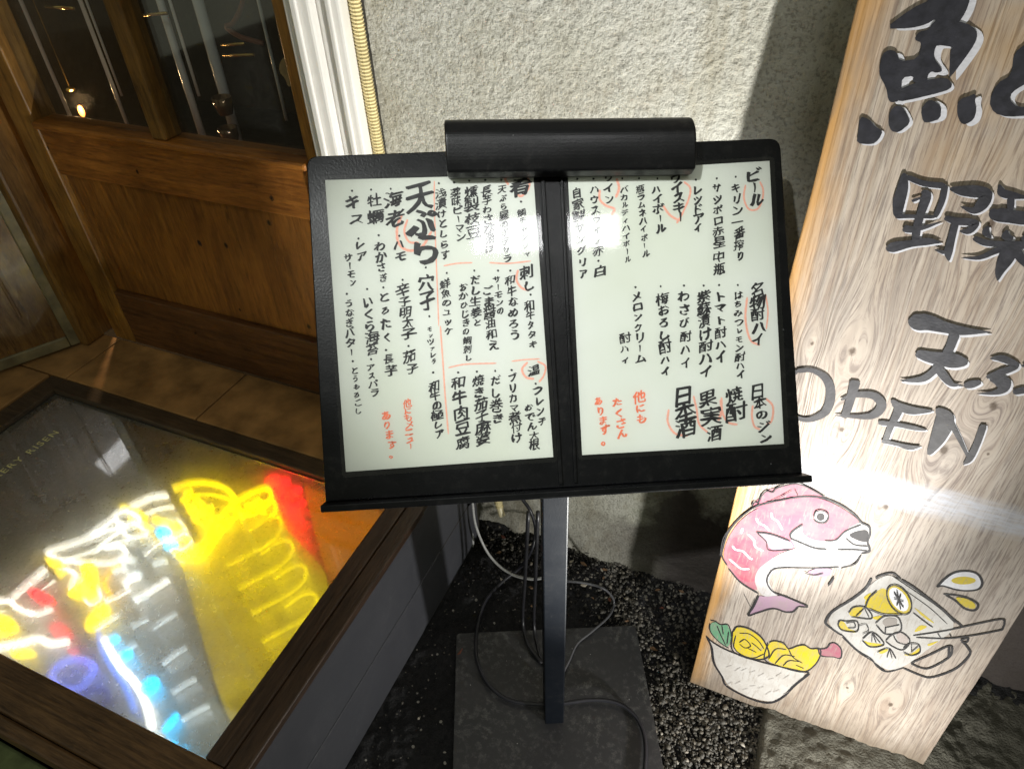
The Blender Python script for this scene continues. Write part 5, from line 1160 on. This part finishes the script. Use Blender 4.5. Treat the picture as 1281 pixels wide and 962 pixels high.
# ------------------------------------------------------------------ cables
def cable(name, pts, r, mat, label, group='cables hanging behind the menu stand', k=7):
    P = [at(p[0], p[1], 1, p[2]) if p[3] == 'y' else at(p[0], p[1], 2, p[2]) for p in pts]
    mb = MB(); mb.tube(catmull(P, k), r, 8); tag(mb.build(name, mat, smooth=True), label, 'cable', group)
cable('grey_cable', [(588, 590, .78, 'y'), (591, 628, .78, 'y'), (596, 660, .77, 'y'), (612, 694, .76, 'y'), (636, 716, .745, 'y'), (664, 724, .735, 'y'), (690, 721, .735, 'y')],
      0.0026, M_cgrey, 'pale grey cable sagging in a big loop behind the post')
cable('grey_cable', [(686, 728, .735, 'y'), (712, 727, .735, 'y'), (740, 731, .74, 'y'), (758, 738, .74, 'y'), (768, 752, .012, 'z'), (762, 770, .012, 'z'), (740, 790, .014, 'z'), (722, 805, .014, 'z'), (712, 826, .014, 'z'), (700, 850, .014, 'z')],
      0.0021, M_cmid, 'mid grey cable bending down to the plate right of the post')
cable('grey_cable', [(640, 600, .79, 'y'), (652, 622, .79, 'y'), (664, 640, .785, 'y'), (670, 664, .78, 'y'), (664, 690, .76, 'y'), (650, 710, .03, 'z'), (628, 728, .016, 'z'), (607, 752, .014, 'z'), (597, 785, .015, 'z'), (596, 820, .018, 'z'), (608, 852, .018, 'z'), (632, 873, .016, 'z'), (664, 880, .016, 'z'), (700, 880, .016, 'z'), (740, 875, .018, 'z'), (772, 879, .018, 'z'), (795, 896, .016, 'z'), (807, 925, .014, 'z'), (806, 970, .014, 'z'), (800, 1010, .014, 'z')],
      0.0033, simple('slate_cable_sheath', (0.020, 0.020, 0.027), 0.4), 'dark grey cable curling over the base plate round the post')
cable('grey_cable', [(585, 590, .80, 'y'), (586, 640, .80, 'y'), (592, 680, .79, 'y'), (589, 712, .77, 'y'), (586, 726, .75, 'y')], 0.0024, M_cgrey, 'short pale grey cable end hanging left of the big loop')
cable('black_cable', [(610, 612, .79, 'y'), (585, 632, .79, 'y'), (570, 650, .79, 'y'), (565, 672, .79, 'y'), (570, 700, .77, 'y'), (578, 725, .75, 'y')], 0.0028, M_cdark, 'black cable arching in front of the white wall corner')
cable('black_cable', [(555, 612, .76, 'y'), (554, 650, .76, 'y'), (556, 690, .75, 'y'), (562, 707, .75, 'y'), (567, 690, .75, 'y'), (572, 650, .76, 'y'), (575, 612, .76, 'y')], 0.0018, M_cdark, 'thin black cable loop nearest the display box')
cable('black_cable', [(661, 640, .66, 'y'), (657, 720, .66, 'y'), (654, 775, .03, 'z'), (660, 805, .016, 'z'), (678, 830, .014, 'z')], 0.0032, M_cdark, 'black cable dropping left of the post, outer one')
cable('black_cable', [(673, 640, .66, 'y'), (670, 720, .66, 'y'), (668, 780, .03, 'z'), (674, 815, .014, 'z'), (682, 835, .014, 'z')], 0.0032, M_cdark, 'black cable dropping close beside the post')
cable('red_wire', [(553, 645, .80, 'y'), (560, 644, .80, 'y'), (575, 637, .80, 'y'), (586, 632, .80, 'y')], 0.0014, M_cred, 'thin red wire crossing the black cables left of the post', None)
cable('red_wire', [(570, 622, .80, 'y'), (566, 636, .80, 'y'), (558, 650, .80, 'y')], 0.0012, M_cred, 'second thin red wire dangling beside the display box', None)

# the spotlight's housing, standing just below the picture
sp = empty('floor_spotlight', (SPOT[0], SPOT[1] - 0.03, 0.0), 'small black floor spotlight in front of the signboard', 'spotlight')
mb = MB(); ax = Vector((0.10, 0.86, 0.68)) - SPOT; ax.normalize(); b0 = SPOT - ax * 0.012
mb.tube([b0 - ax * 0.05, b0 - ax * 0.045, b0], [0.015, 0.026, 0.030], 16); part(mb, 'housing', M_hood, sp)
mb = MB(); mb.tube([b0 - ax * 0.03, (b0 - ax * 0.03)[:2] + (0.012,)] if False else [tuple(b0 - ax * 0.03), (SPOT[0], SPOT[1] - 0.03, 0.012)], 0.006, 8); part(mb, 'spike', M_hood, sp)
